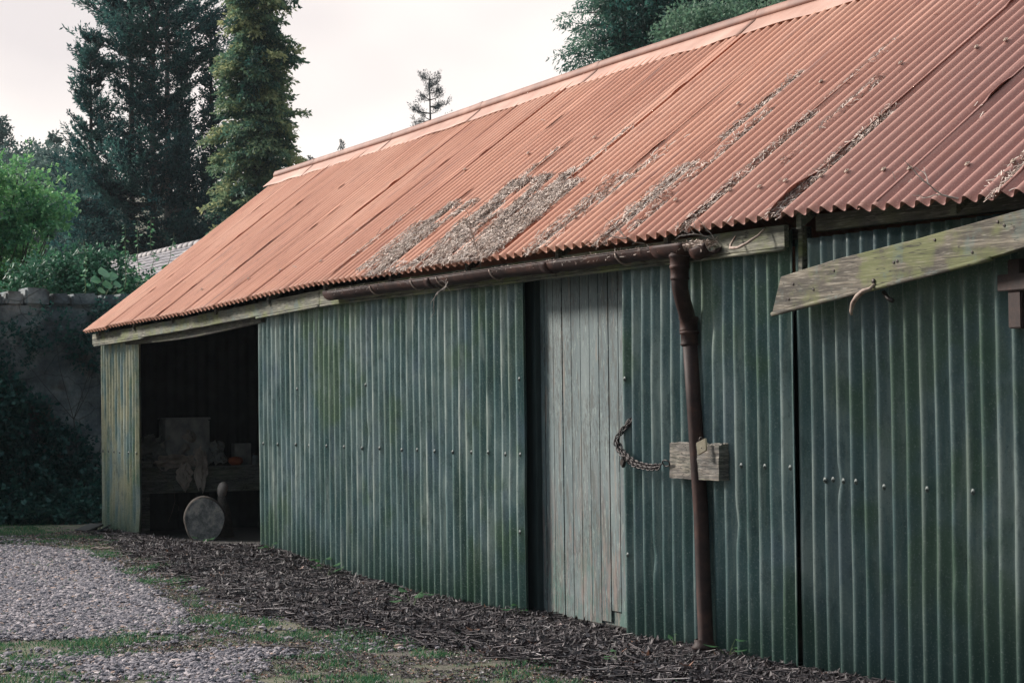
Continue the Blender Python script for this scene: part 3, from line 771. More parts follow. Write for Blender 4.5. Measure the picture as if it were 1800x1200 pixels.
def make_downpipe():
    cx = -11.56; cy = -.20
    z0 = 2.40
    # outlet box section of gutter
    o = half_gutter(-11.80, -11.40, cy, .074, lambda x: 2.402, M['rust'], 'gutter_outlet', gut, 6)
    top = [(cx, cy, 2.345), (cx, cy, 2.24)]
    path = [(cx, cy, 2.36), (cx, cy, 2.16), (cx-.005, cy+.006, 2.13), (cx-.025, cy+.035, 2.06), (cx-.06, cy+.075, 2.00), (cx-.085, cy+.10, 1.95), (cx-.085, cy+.105, 1.90)]
    b = MB(); b.tube(path, [.056, .050, .049, .049, .049, .049, .050], 20)
    ne = b.build('pipe_bend', M['rust'], None, smooth=True)
    root = shed
    ne.parent = root; ne.location = -wloc(root)
    b = MB(); bx_, by_ = cx-.085, cy+.105
    path = [(bx_, by_, 1.93), (bx_+.055, by_, 1.4), (bx_+.115, by_-.0, .8), (bx_+.185, by_-.02, .05), (bx_+.19, by_-.03, 0.0)]
    b.tube(path, [.045, .045, .045, .046, .05], 20)
    dp = b.build('downpipe', M['rust'], shed, smooth=True)
    def collar(x, y, z, par, r=.056):
        c = MB(); c.lathe([(r-.004, -.05), (r+.004, -.045), (r+.008, -.038), (r+.004, -.03), (r+.004, .02), (r+.010, .026), (r+.011, .036), (r+.006, .043), (r-.004, .045)], (x, y, z), 22)
        return c.build('collar', M['rust'], par, smooth=True)
    collar(cx, cy, 2.30, ne, .054); collar(cx, cy, 2.235, ne, .051)
    collar(bx_, by_, 1.93, dp, .050); collar(bx_+.006, by_, 1.845, dp, .048)
    c = MB(); c.lathe([(.05, -.05), (.075, -.05), (.078, -.035), (.062, -.02), (.055, .01)], (bx_+.185, by_-.03, .05), 20); c.build('collar', M['rust'], dp, smooth=True)
    return dp
dp = make_downpipe()
# broken iron bracket dangling beyond the outlet, cut stub of gutter
b = MB(); b.tube([(-10.97, -.16, 2.41), (-10.96, -.2, 2.36), (-10.9, -.24, 2.335), (-10.80, -.25, 2.33), (-10.72, -.24, 2.35), (-10.66, -.2, 2.39), (-10.65, -.16, 2.43)], [.005, .008, .009, .009, .008, .007, .005], 7)
b.build('loose_bracket', M['rustpale'], shed, smooth=True)
half_gutter(-11.36, -11.17, -.19, .060, lambda x: 2.375+(x+11.25)*.15, M['rust'], 'gutter_stub', shed, 5)

# block behind the downpipe
def rough_box(a, b_, amp, seed, jag=0.0, cuts=10):
    import bmesh
    from mathutils import noise as mn
    bm = bmesh.new(); bmesh.ops.create_cube(bm, size=1)
    for v in bm.verts: v.co = Vector([(a[q]+b_[q])/2 + v.co[q]*abs(b_[q]-a[q]) for q in range(3)])
    bmesh.ops.subdivide_edges(bm, edges=bm.edges[:], cuts=cuts, use_grid_fill=True)
    for v in bm.verts:
        n3 = mn.noise_vector(v.co*22+Vector((seed, 0, 0)))*amp + mn.noise_vector(v.co*60+Vector((0, seed, 0)))*amp*.5
        n3.z *= .5
        v.co += n3
        if v.co.z > b_[2]-.012: v.co.z -= jag*abs(mn.noise(Vector((v.co.x*24, v.co.y*30, seed))))*2
    bm.verts.index_update(); m_ = MB(); m_.add([v.co[:] for v in bm.verts], [[v.index for v in f.verts] for f in bm.faces]); bm.free(); return m_
b = rough_box((-11.86, -.12, 1.0), (-11.27, -.05, 1.22), .006, 3, .022, 14)
blk = b.build('timber_block', M['block'], shed); blk['label'] = 'splintered timber block fixed behind the downpipe'
# rusty hinge at the right edge
b = MB(); b.box((-8.60, -.075, 1.80), (-8.50, -.03, 2.13), bev=.006); b.box((-8.66, -.09, 1.98), (-8.30, -.077, 2.06), bev=.004)
b.build('hinge', M['rustred'], shed)

# ------------------------------------------------------------------ hanging fascia board
hb = thing('loose_board', (-8.3, -.16, 2.2), 'long mossy timber board hanging askew by one end below the eave', 'board')
plank([(-10.43, 2.15), (-9.8, 2.215), (-8.9, 2.29), (-8.1, 2.365), (-7.6, 2.41)], [(-10.52, 1.955), (-9.8, 2.02), (-8.55, 2.135), (-8.50, 2.14), (-8.1, 2.20), (-7.6, 2.245)], -.20, -.165, M['board'], 'board', hb, nseg=60, rag=.006)
b = MB(); xs = np.linspace(-10.53, -8.56, 16); b.tube([(x, -.195, 1.945+(x+10.53)*(.187/1.97)) for x in xs], .0135, 8); b.build('bead_moulding', M['board'], hb, smooth=True)
b = MB()
pts = []
for q in np.linspace(-.1, 2.1, 12): pts.append((-9.56-.0*q, -.215-.07*math.sin(q*1.1), 2.035-.085*(1-math.cos(q))))
b.tube([(-9.52, -.205, 2.06), (-9.53, -.225, 2.035), (-9.57, -.24, 2.025), (-9.62, -.245, 2.0), (-9.655, -.25, 1.965), (-9.67, -.25, 1.925), (-9.665, -.25, 1.905)], [.006, .010, .013, .014, .013, .010, .006], 8)
b.build('hook', M['rustpale'], hb, smooth=True)
b = MB(); b.tube([(-9.52, -.15, 2.02), (-9.48, -.15, 1.985), (-9.44, -.15, 1.97)], .012, 7); b.build('nail', M['iron'], hb, smooth=True)
b = MB(); b.lathe([(0, -.006), (.013, -.005), (.013, .003), (0, .004)], (-9.53, -.203, 2.075), 8, axis=1); b.build('nail_head', M['iron'], hb, smooth=True)
for x, z in ((-10.3, 2.1), (-10.1, 2.06), (-9.9, 2.15), (-9.35, 2.16), (-9.0, 2.25), (-9.32, 2.165), (-8.5, 2.3), (-8.45, 2.28), (-8.7, 2.17), (-10.35, 2.02)):
    b = MB(); b.lathe([(0, -.004), (.008, -.003), (.008, .002)], (x, -.2015, z), 7, axis=1); b.build('nail_head', M['iron'], hb)

# ------------------------------------------------------------------ chain + padlocks
def make_chain():
    t = thing('chain', (-12.3, -.1, 1.1), 'rusty doubled chain looped from the plank door to the timber block', 'chain')
    ctrl = np.array([(-12.52, -.02, 1.36), (-12.58, -.07, 1.28), (-12.60, -.09, 1.23), (-12.54, -.10, 1.17), (-12.44, -.11, 1.125), (-12.32, -.12, 1.09), (-12.2, -.12, 1.075), (-12.06, -.13, 1.068), (-11.93, -.14, 1.078)])
    d = np.r_[0, np.cumsum(np.linalg.norm(np.diff(ctrl, axis=0), axis=1))]
    def at(s): return np.array([np.interp(s, d, ctrl[:, k]) for k in range(3)])
    def link(c, T, roll, L_=.026, w=.013, r=.0046):
        T = T/np.linalg.norm(T); a = np.cross(T, [0, 1, .3]); a /= np.linalg.norm(a); b_ = np.cross(T, a)
        s = a*math.cos(roll)+b_*math.sin(roll)
        pts = [c+T*(L_*math.cos(q)*(.75))+s*w*math.sin(q)+T*(.3*L_*np.sign(math.cos(q))) for q in np.linspace(0, 2*math.pi, 15)]
        m_ = MB(); m_.tube(pts, r, 6, cap=False); return m_
    for off in ((0, 0, 0), (.006, -.012, -.018)):
        s = 0; i = 0
        while s < d[-1]-.01:
            c = at(s)+np.array(off); T = at(min(s+.01, d[-1]))-at(max(s-.01, 0))
            link(c, T, (i % 2)*math.pi/2+.5+random.uniform(-.3, .3)).build('chain_link', M['chain'], t, smooth=True)
            s += .034; i += 1
    m_ = link(np.array([-11.86, -.145, 1.090]), np.array([1, 0, .15]), .25, .036, .021, .0045); m_.build('ring', M['iron'], t, smooth=True)
    # padlock hanging from the chain
    p1 = thing('padlock', (-12.45, -.12, 1.08), 'small dark padlock hanging from the chain beside the plank door', 'padlock')
    Mx = Matrix.Translation((-12.40, -.155, 1.085)) @ Matrix.Rotation(R(35), 4, 'Y')
    b = MB(); b.box((-.023, -.011, -.028), (.023, .011, .022), M=Mx, bev=.004); b.build('body', M['iron'], p1)
    b = MB(); pts = [Mx @ Vector((.014*math.cos(q), 0, .022+.026*math.sin(q))) for q in np.linspace(0, math.pi, 9)]; b.tube([p[:] for p in pts], .0035, 6); b.build('shackle', M['iron'], p1, smooth=True)
    p2 = thing('padlock', (-11.40, -.165, 1.2), 'tilted pale brass padlock against the downpipe', 'padlock')
    Mx = Matrix.Translation((-11.385, -.165, 1.195)) @ Matrix.Rotation(R(-12), 4, 'Y') @ Matrix.Rotation(R(38), 4, 'Z')
    b = MB()
    prof = [(-.028, -.042), (.026, -.024), (.032, .048), (-.028, .030)]
    V = [(Mx @ Vector((x, y, z)))[:] for y in (-.012, .012) for x, z in prof]
    b.add(V, [[0, 1, 2, 3], [7, 6, 5, 4], [0, 4, 5, 1], [1, 5, 6, 2], [2, 6, 7, 3], [3, 7, 4, 0]]); b.build('body', M['brass'], p2)
    b = MB(); pts = [Mx @ Vector((.013*math.cos(q), 0, .028+.032*math.sin(q))) for q in np.linspace(0, math.pi, 9)]; b.tube([p[:] for p in pts], .004, 6); b.build('shackle', M['iron'], p2, smooth=True)
    b = MB(); c = Mx @ Vector((.001, -.0135, -.006)); b.tube([(c.x, c.y, c.z), tuple(c+(Mx.to_3x3() @ Vector((0, .006, 0))))], .0035, 8); b.build('keyhole', M['iron'], p2)
M['chain'] = simple('rusty_chain', [(.3, (.010, .008, .009)), (.6, (.030, .020, .020)), (.8, (.085, .06, .058))], 60, .5, metallic=.3)
make_chain()
# hasp wire from the door edge to the chain
# ------------------------------------------------------------------ contents of the open bay
M['cloth'] = simple('stained_canvas', [(.3, (.36, .31, .27)), (.55, (.62, .55, .49)), (.75, (.78, .71, .64))], 5, .9)
M['clothd'] = simple('dark_stained_canvas', [(.3, (.15, .17, .175)), (.55, (.32, .34, .33)), (.75, (.48, .48, .45))], 6, .9)
M['clothm'] = simple('grey_canvas', [(.3, (.25, .23, .21)), (.55, (.46, .43, .39)), (.75, (.62, .57, .52))], 6, .9)
M['bench'] = board_material('bench_timber', .2, ((.06, .065, .06), (.15, .16, .15), (.26, .27, .24)), (20, 2, 26))
wb = thing('workbench', (-25.2, 1.2, 0), 'dark timber workbench inside the open bay', 'workbench')
b = MB()
for i in range(3): b.box((-25.5+i*.205, .18, .71), (-25.5+i*.205+.2, 2.9, .75), bev=.004)
b.build('bench_top', M['bench'], wb)
b = MB(); b.box((-24.925, .2, .45), (-24.90, 2.88, .708), bev=.003); b.build('apron', M['bench'], wb)
for (x, y) in ((-24.98, .26), (-25.45, .26), (-24.98, 1.9), (-25.45, 1.9), (-24.98, 2.8)):
    b = MB(); b.box((x-.045, y-.045, -.03), (x+.045, y+.045, .708), bev=.004); b.build('leg', M['bench'], wb)
cr = thing('crate', (-25.1, .8, .75), 'dark battered box standing on the workbench behind the canvas', 'crate')
b = MB(); b.box((-25.3, .52, .752), (-25.0, 1.05, 1.29), bev=.012); 
bo = b.build('body', M['clothd'], cr)
b = MB(); b.box((-25.31, .51, 1.291), (-24.99, 1.06, 1.315), bev=.006); b.build('lid', M['clothd'], cr)
def crumple(label, y0, y1, z0, z1, x, mat, seed, depth=.14, taper=.35, n=15):
    """crumpled stiff canvas: a creased sheet, low faceted so that every fold shows"""
    a = np.linspace(-1, 1, n); A, B = np.meshgrid(a, a, indexing='ij')
    A2 = A+(fbm(A*2, B*2, seed)-.5)*.5; B2 = B+(fbm(A*2, B*2, seed+4)-.5)*.5
    w = 1-taper*np.abs(B2)**2+.28*(vn(B*2.3, B*0, seed+2)-.5)*2
    y = (y0+y1)/2+(y1-y0)/2*A2*w
    z = (z0+z1)/2+(z1-z0)/2*(B2+.25*(vn(A*2.7, A*0, seed+8)-.5)*2)
    f = np.abs(vn(A*1.7+B*1.1, B*1.6-A*.7, seed+11)-.5)*2+.5*np.abs(vn(A*3.1-B*1.9, B*3.3, seed+17)-.5)*2
    xx = x+depth*(f-.6)+.03*(1-A*A)
    o = mesh('canvas_sheet', np.stack([xx, y, z], -1).reshape(-1, 3), grid_faces(n, n), mat, loc=(x, (y0+y1)/2, z0))
    s = o.modifiers.new('thickness', 'SOLIDIFY'); s.thickness = .005
    tag(o, label, 'canvas', 'crumpled canvas on the bench')
crumple('grey crumpled canvas heaped at the left end of the workbench', .22, .66, .78, 1.10, -25.12, M['clothd'], 3, .2)
crumple('folded canvas peak leaning against the front of the dark box', .50, .98, .80, 1.14, -25.03, M['clothm'], 14, .18)
crumple('pale canvas scrap lying along the bench edge above the hanging flaps', .38, .86, .72, .88, -24.90, M['cloth'], 23, .12)
crumple('pale canvas flap hanging over the bench edge on the left', .60, .80, .50, .80, -24.86, M['cloth'], 31, .07, .6, 11)
crumple('pale canvas flap hanging over the bench edge nearest the log knob', .80, 1.0, .47, .95, -24.86, M['cloth'], 37, .07, .55, 11)
crumple('limp dark canvas lying on the workbench right of the box', .98, 1.26, .77, 1.02, -25.0, M['clothd'], 45, .15)
ob = MB(); ob.lathe([(0, 0), (.055, .0), (.085, .03), (.088, .06), (.075, .085), (.04, .095), (0, .1)], (-25.0, 1.36, .752), 20)
o = ob.build('tub', simple('dull_orange_plastic', [(.3, (.30, .07, .03)), (.7, (.50, .14, .06))], 14, .5), loc=(-25.0, 1.36, .752), smooth=True); tag(o, 'squat orange plastic tub on the workbench', 'tub')
jar = thing('jar', (-25.05, 1.62, .752), 'small glass jar at the right end of the workbench', 'jar')
ob = MB(); ob.lathe([(0, 0), (.035, 0), (.038, .01), (.038, .09), (.03, .105), (.026, .11)], (-25.05, 1.62, .752), 16); ob.build('glass_body', simple('dusty_glass', [(.3, (.10, .13, .14)), (.7, (.2, .24, .25))], 20, .2), jar, smooth=True)
ob = MB(); ob.lathe([(.029, .11), (.03, .13), (0, .132)], (-25.05, 1.62, .752), 16); ob.build('lid', M['iron'], jar, smooth=True)
o = MB().box((-24.99, .16, .753), (-24.85, .32, .83), bev=.006).build('wood_offcut', M['bench'], loc=(-24.9, .25, .753)); tag(o, 'square timber offcut at the left end of the workbench', 'offcut')
o = MB().box((-25.35, 1.42, .753), (-25.2, 1.62, 1.0), bev=.006).build('tin_box', M['clothd'], loc=(-25.3, 1.5, .753)); tag(o, 'dark tin standing behind the orange tub', 'tin')
# cut log standing on edge
def make_log():
    t = thing('cut_log', (-23.5, .53, 0), 'thick grey log round standing on edge in front of the workbench', 'log')
    n = 40; q = np.linspace(0, 2*math.pi, n, endpoint=False)
    ry = .228*(1+.02*np.sin(q*3+1)+.012*np.sin(q*7)); rz = .265*(1+.02*np.sin(q*3+1)+.012*np.sin(q*5))
    yy = ry*np.cos(q); zz = rz*np.sin(q)
    yy = yy*(1-.08*np.clip(-zz/.26, 0, 1))
    V = []; 
    for x, s in ((-23.62, .97), (-23.60, 1.0), (-23.46, 1.01), (-23.42, .98), (-23.405, .93)):
        for k in range(n): V.append((x, .53+yy[k]*s, .20+zz[k]*s))
    F = [[i*n+k, i*n+(k+1) % n, (i+1)*n+(k+1) % n, (i+1)*n+k] for i in range(4) for k in range(n)]
    def turn(V):
        V = np.array(V); c_, s_ = math.cos(R(-17)), math.sin(R(-17)); dx = V[:, 0]+23.55; dy = V[:, 1]-.53
        V[:, 0] = -23.55+dx*c_-dy*s_; V[:, 1] = .53+dx*s_+dy*c_; return V
    b = MB(); b.add(turn(V), F+[list(range(n))[::-1]]); b.build('bark', M['bark'], t)
    # sawn face: rings of slightly uneven height
    V = []; rings = 14
    for i in range(rings+1):
        s = .93*i/rings
        for k in range(n): V.append((-23.404+.005*(vn(i*1.7, k*.9, 3)-.5), .53+yy[k]*s, .20+zz[k]*s))
    F = [[i*n+k, i*n+(k+1) % n, (i+1)*n+(k+1) % n, (i+1)*n+k] for i in range(rings) for k in range(n)]
    b = MB(); b.add(turn(V), F); b.build('sawn_face', M['logface'], t)
M['bark'] = simple('bark', [(.3, (.03, .025, .022)), (.6, (.08, .065, .055)), (.8, (.15, .12, .10))], 14, .95, bmp=.8, bdist=.02)
def logface():
    m, N, L, P = newmat('sawn_log_face'); p = pos(N)
    c = ramp(N, [(.38, (.10, .10, .10)), (.5, (.27, .262, .255)), (.62, (.52, .46, .41))]); L.new(noise(N, L, p, 11, 8, .75), c.inputs[0])
    w = N.new('ShaderNodeTexVoronoi'); w.feature = 'DISTANCE_TO_EDGE'; w.inputs['Scale'].default_value = 5; L.new(p, w.inputs['Vector'])
    col = mixc(N, L, mul(N, L, step(N, L, w.outputs['Distance'], .012, .0), .35), c.outputs[0], (.02, .018, .016))
    L.new(col, P.inputs['Base Color']); P.inputs['Roughness'].default_value = .9
    bump(N, L, P, noise(N, L, p, 30, 5, .7), .6, .01); return m
M['logface'] = logface()
make_log()
t = thing('log_stub', (-23.75, .80, 0), 'upright dark branch stub with a pale knob behind the log round', 'log')
MB().tube([(-23.8, .86, -.02), (-23.78, .83, .25), (-23.76, .80, .45)], [.09, .075, .05], 12).build('stub', M['bark'], t, smooth=True)
MB().tube([(-23.76, .80, .44), (-23.75, .795, .48), (-23.74, .80, .53), (-23.735, .81, .575), (-23.73, .815, .60)], [.04, .052, .058, .05, .02], 12).build('pale_knob', M['twigpale'], t, smooth=True)
o = MB().tube([(-24.86, .33, .84), (-24.82, .42, .66), (-24.8, .55, .52), (-24.78, .56, .36), (-24.79, .52, .22), (-24.8, .48, .12)], [.003, .004, .004, .0035, .003, .002], 5).tube([(-24.78, .56, .33), (-24.78, .6, .30), (-24.77, .6, .25)], .002, 4).build('dry_stem', M['twig'], loc=(-24.86, .33, .8)); tag(o, 'thin dry stem hanging off the left end of the workbench', 'stem')
for k, (x, y, a, lb) in enumerate(((-25.45, -.28, 12, 'broken slate nearest the shed corner'), (-24.85, -.30, -20, 'broken slate at the foot of the pale end sheet'))):
    Mx = Matrix.Translation((x, y, .05)) @ Matrix.Rotation(R(a), 4, 'Z') @ Matrix.Rotation(R(18+k*9), 4, 'X')
    o = MB().box((-.17, -.10, -.012), (.15, .12, .012), M=Mx, bev=.004).build('slate_piece', M['black'], loc=(x, y, .05)); tag(o, lb, 'slate', 'broken slates by the shed corner')

# ------------------------------------------------------------------ needles and straw on the roof and in the gutter
def make_straw():
    Ps = []; 
    def zone(x0, x1, u0, u1, n, spread=.0, seamx=None, pile=.02, diag=0.0):
        x = rng.uniform(x0, x1, n); u = u0+(u1-u0)*rng.random(n)
        if seamx is not None: x = seamx+rng.normal(0, spread, n)
        m = fbm(x*3.2, u*1.1, 51)*.65+fbm(x*9, u*3.5, 52)*.35
        k = m > (.47 if seamx is None else .40)
        Ps.append(np.stack([x[k], u[k], np.full(k.sum(), pile)*np.clip((m[k]-.4)*6, .1, 1)], 1))
    # thick mat above the middle sheets
    zone(-16.6, -14.1, .0, .95, 30000, pile=.035)
    zone(-15.7, -14.6, .5, 1.15, 9000, pile=.03)
    zone(-17.0, -16.3, .1, .75, 4500, pile=.02)
    for sx, a, b_, n, w in ((-13.52, .0, .95, 4200, .085), (-13.3, .55, 1.3, 1300, .035), (-12.47, .0, .85, 3600, .075), (-12.2, .1, 1.4, 1300, .025), (-11.45, .0, 1.2, 1500, .026), (-11.1, .6, 1.5, 900, .035), (-10.43, .0, 1.2, 1700, .035), (-9.45, .05, .95, 900, .03), (-8.5, 0, .5, 700, .04), (-15.6, 1.0, 1.6, 1200, .03), (-16.55, .2, 1.0, 1600, .05), (-17.6, .0, 1.1, 700, .03), (-18.6, .7, 1.5, 500, .02), (-12.45, 1.1, 1.9, 900, .03), (-11.5, 1.3, 2.0, 500, .025), (-14.55, .9, 1.7, 700, .03)):
        zone(0, 0, a, b_, n, w, seamx=sx, pile=.018)
    # a few strays anywhere
    x = rng.uniform(-24, -8, 500); u = rng.uniform(0, 2.4, 500); Ps.append(np.stack([x, u, np.full(500, .003)], 1))
    Q = np.concatenate(Ps); x, u, pl = Q.T; n = len(x)
    # needles settle into the troughs
    w = roof_wave(x); lvl = -AMP+pl; h = np.maximum(w, lvl)+.004+rng.uniform(0, 1, n)*pl*.45
    keep = (w < lvl+.010) | (rng.random(n) < .25); x, u, h = x[keep], u[keep], h[keep]; n = len(x)
    C = roof_pt(x, u, h)
    az = rng.normal(math.pi/2, .85, n); ln = rng.uniform(.02, .085, n); wd = rng.uniform(.0014, .0034, n)
    sl = np.array([0, 2.45/LS, 1.88/LS]); nr = np.array([0, -1.88/LS, 2.45/LS])
    D = np.cos(az)[:, None]*np.array([[1.0, 0, 0]])+np.sin(az)[:, None]*sl[None]+rng.normal(0, .22, n)[:, None]*nr[None]; D = unit(D)
    S = unit(np.cross(D, nr[None]+rng.normal(0, .5, (n, 3))))
    bend = rng.normal(0, .12, n)*ln
    a = C-D*(ln/2)[:, None]; b_ = C+S*bend[:, None]+nr[None]*(np.abs(bend)*.6)[:, None]; c = C+D*(ln/2)[:, None]
    s = S*wd[:, None]
    V = np.stack([a-s, a+s, b_+s, b_-s, c+s, c-s], 1).reshape(-1, 3)
    i = np.arange(n)[:, None]*6
    F = np.concatenate([np.concatenate([i, i+1, i+2, i+3], 1), np.concatenate([i+3, i+2, i+4, i+5], 1)])
    tv = np.clip(rng.beta(1.9, 1.9, n), 0, 1)
    o = mesh('roof_debris', V, F, M['straw'], tint=np.concatenate([tv, tv]))
    tag(o, 'grey mats of pine needles and straw on the lower roof', 'debris', kind='stuff')
    # gutter fill
    n = 7000; x = rng.uniform(-17.4, -11.2, n)
    k = fbm(x*1.3, x*0, 77) > .40; x = x[k]; n = len(x)
    y = rng.normal(-.20, .03, n).clip(-.262, -.14); z = gz(x)-.012+rng.uniform(-.02, .022, n)*(fbm(x*2, x*0, 79)*1.5)
    C = np.stack([x, y, z], 1); D = unit(rng.normal(size=(n, 3))*np.array([[1, .7, .35]])); S = perp(D)*rng.uniform(.0014, .003, n)[:, None]; ln = rng.uniform(.02, .07, n)
    V = np.stack([C-D*(ln/2)[:, None]-S, C-D*(ln/2)[:, None]+S, C+D*(ln/2)[:, None]+S, C+D*(ln/2)[:, None]-S], 1).reshape(-1, 3)
    o = mesh('gutter_debris', V, np.arange(n*4).reshape(-1, 4), M['straw'], tint=np.clip(rng.beta(2.2, 1.6, n), 0, 1))
    tag(o, 'dry needles filling the rusty gutter', 'debris', kind='stuff')
make_straw()
def twig(x, y, z, seed, L_=.22, label=None, mat='twigpale'):
    r = random.Random(seed); t = MB()
    def br(p, d, l, rad, lv):
        pts = [Vector(p)]; d = Vector(d).normalized()
        for i in range(5):
            d = (d+Vector((r.uniform(-.3, .3), r.uniform(-.3, .3), r.uniform(-.3, .3)))).normalized(); pts.append(pts[-1]+d*l/5)
            if lv and r.random() < .6: br(pts[-1], (d+Vector((r.uniform(-1, 1), r.uniform(-1, 1), r.uniform(-.5, 1)))).normalized(), l*.55, rad*.6, lv-1)
        t.tube([p_[:] for p_ in pts], np.linspace(rad, rad*.5, 6), 5)
    br((x, y, z), (r.uniform(-.5, .8), -.35, r.uniform(-.5, .5)), L_, .0055, 2)
    o = t.build('twig', M[mat], loc=(x, y, z)); tag(o, label, 'twig', 'dead twigs caught at the eave'); return o
twig(-12.05, -.17, 2.44, 3, .26, 'pale forked twig poking up from the gutter near the downpipe')
twig(-14.5, -.18, 2.44, 5, .34, 'pale branching twig in the gutter below the needle mat')
twig(-14.95, -.18, 2.43, 9, .24, 'short pale twig in the gutter left of the branching one')
twig(-11.15, -.17, 2.40, 12, .2, 'tangle of pale twig in the broken gutter end past the downpipe')
twig(-8.75, -.24, 2.43, 21, .2, 'wispy twig dangling from the eave above the hanging board')

# sticks on the ground
def stick(x, y, a, l, r_, label, mat='twig'):
    n = 7; tt = np.linspace(-.5, .5, n); px = x+np.cos(a)*l*tt; py = y+np.sin(a)*l*tt
    off = rng.normal(0, l*.015, (n, 3)); pts = np.stack([px, py, gh(px, py)+r_*.8+.012], 1)+off
    b = MB(); b.tube(pts, np.linspace(r_, r_*.6, n)*(1+rng.normal(0, .08, n)), 7); b.tube([pts[4], pts[4]+np.array([math.cos(a+1)*.05, math.sin(a+1)*.05, .015])], [r_*.5, r_*.3], 5)
    o = b.build('stick', M[mat], loc=(x, y, 0)); tag(o, label, 'stick', 'fallen sticks on the ground')
stick(-12.65, -2.33, .9, .26, .009, 'dark curved stick lying on the mossy strip')
stick(-13.9, -1.75, 2.7, .34, .008, 'reddish stick at the edge of the leaf litter')
stick(-22.2, -.95, .3, .42, .012, 'long stick by the far gravel edge')
stick(-20.3, -1.15, -.4, .4, .009, 'thin stick across the grass between gravel and litter')
stick(-12.55, -.95, .2, .42, .010, 'pale long twig on the leaf litter before the door', 'twigpale')
stick(-14.2, -1.15, -.2, .5, .009, 'grey branch lying in the litter left of the door', 'twigpale')
stick(-10.4, -.5, 1.9, .35, .006, 'bent grey twig at the foot of the right hand sheet', 'twigpale')

# weeds at the wall foot
M['weed'] = tint_material('weed_leaf', [(0, (.02, .07, .03)), (1, (.06, .16, .06))], .5, .35)
M['weedstem'] = simple('weed_stem', [(.3, (.05, .09, .03)), (.7, (.09, .14, .05))], 20, .7)
def leaf_shape(base, D, W_, L_, wd, fold=.15):
    """a proper 9-vert leaf blade as (V,F)"""
    N_ = np.cross(D, W_); V = []
    for t, w in ((0, .08), (.25, .8), (.55, 1), (.82, .6), (1, .03)):
        c = np.array(base)+D*L_*t - N_*L_*.12*t*t
        V += [c+W_*wd*w*.5+N_*wd*fold*w, c, c-W_*wd*w*.5+N_*wd*fold*w]
    F = [[3*i+j, 3*i+j+3, 3*i+j+4, 3*i+j+1] for i in range(4) for j in range(2)]
    return V, F
def weed(x, y, seed, s, label):
    r = np.random.default_rng(seed); z = float(gh(x, y)); t = thing('weed', (x, y, z), label, 'weed', 'small green weeds along the shed foot')
    st = MB(); lf = MB()
    for k in range(r.integers(3, 6)):
        a = r.uniform(0, 6.28); h = s*r.uniform(.4, 1); tip = np.array([x+math.cos(a)*s*.45, y+math.sin(a)*s*.45, z+h])
        st.tube([(x, y, z-.01), ((x+tip[0])/2, (y+tip[1])/2, z+h*.6), tip], [.003, .0022, .0015], 5)
        D = np.array([math.cos(a), math.sin(a), r.uniform(-.3, .4)]); D /= np.linalg.norm(D); W_ = np.cross(D, [0, 0, 1]); W_ /= np.linalg.norm(W_)
        V, F = leaf_shape(tip, D, W_, s*r.uniform(.5, .8), s*r.uniform(.35, .55)); lf.add(V, F)
    st.build('stem', M['weedstem'], t)
    fs = np.array(lf.F[4]); mesh('leaves', np.concatenate(lf.V), fs, M['weed'], t, tint=rng.uniform(.2, 1, len(fs)), smooth=True)
for i, (x, y, s, lb) in enumerate(((-22.7, .25, .13, 'bright weed at the foot of the log round'), (-19.4, -.12, .10, 'small weed at the left end of the middle wall'), (-18.0, -.14, .12, 'low weed under the left end of the gutter'), (-17.5, -.28, .14, 'spreading weed in the litter below the gutter'), (-14.6, -.70, .15, 'leafy weed in the litter before the door post'), (-14.05, -.12, .13, 'broad leaved weed at the foot of the dark door post'), (-11.2, -.12, .13, 'weed beside the foot of the downpipe'), (-11.75, -.16, .10, 'tiny weed left of the downpipe foot'), (-10.9, -1.0, .08, 'low green sprig in the litter right of the downpipe'))):
    weed(x, y, 100+i, s, lb)

# ------------------------------------------------------------------ stone boundary wall and slate roofed outbuilding
def stone_material():
    m, N, L, P = newmat('damp_dark_stone'); p = pos(N)
    c = ramp(N, [(.34, (.045, .060, .072)), (.5, (.13, .155, .17)), (.64, (.30, .325, .325))]); L.new(noise(N, L, p, 2.2, 6, .65), c.inputs[0]); col = c.outputs[0]
    col = mixc(N, L, mul(N, L, step(N, L, noise(N, L, p, 1.3, 4, .6, None, (3, 3, 3)), .52, .64), .7), col, (.045, .032, .022))
    v = N.new('ShaderNodeTexVoronoi'); v.feature = 'DISTANCE_TO_EDGE'; v.inputs['Scale'].default_value = 1.6
    mp = N.new('ShaderNodeMapping'); mp.inputs['Scale'].default_value = (1, 1, 1.7); nn = noise(N, L, p, 3, 3)
    ad = N.new('ShaderNodeVectorMath'); ad.operation = 'ADD'; L.new(p, ad.inputs[0]); sc = N.new('ShaderNodeVectorMath'); sc.operation = 'SCALE'; sc.inputs['Scale'].default_value = .25; L.new(nn, sc.inputs[0]); L.new(sc.outputs[0], ad.inputs[1])
    L.new(ad.outputs[0], mp.inputs[0]); L.new(mp.outputs[0], v.inputs['Vector'])
    col = mixc(N, L, mul(N, L, step(N, L, v.outputs['Distance'], .025, .0), .55), col, (.012, .014, .014))
    sp = noise(N, L, p, 60, 3, .7)
    col = mixc(N, L, mul(N, L, step(N, L, sp, .62, .70), .6), col, (.25, .27, .27))
    L.new(col, P.inputs['Base Color']); P.inputs['Roughness'].default_value = .9
    bump(N, L, P, noise(N, L, p, 8, 6, .7), .9, .04); return m
M['stone'] = stone_material()
bw = thing('boundary_wall', (-28.2, 0, 0), 'tall damp dark stone wall with upright coping stones', 'wall')
ys = np.linspace(-7, 9, 160); zs = np.linspace(-.2, 2.74, 34)
Yy, Zz = np.meshgrid(ys, zs, indexing='ij')
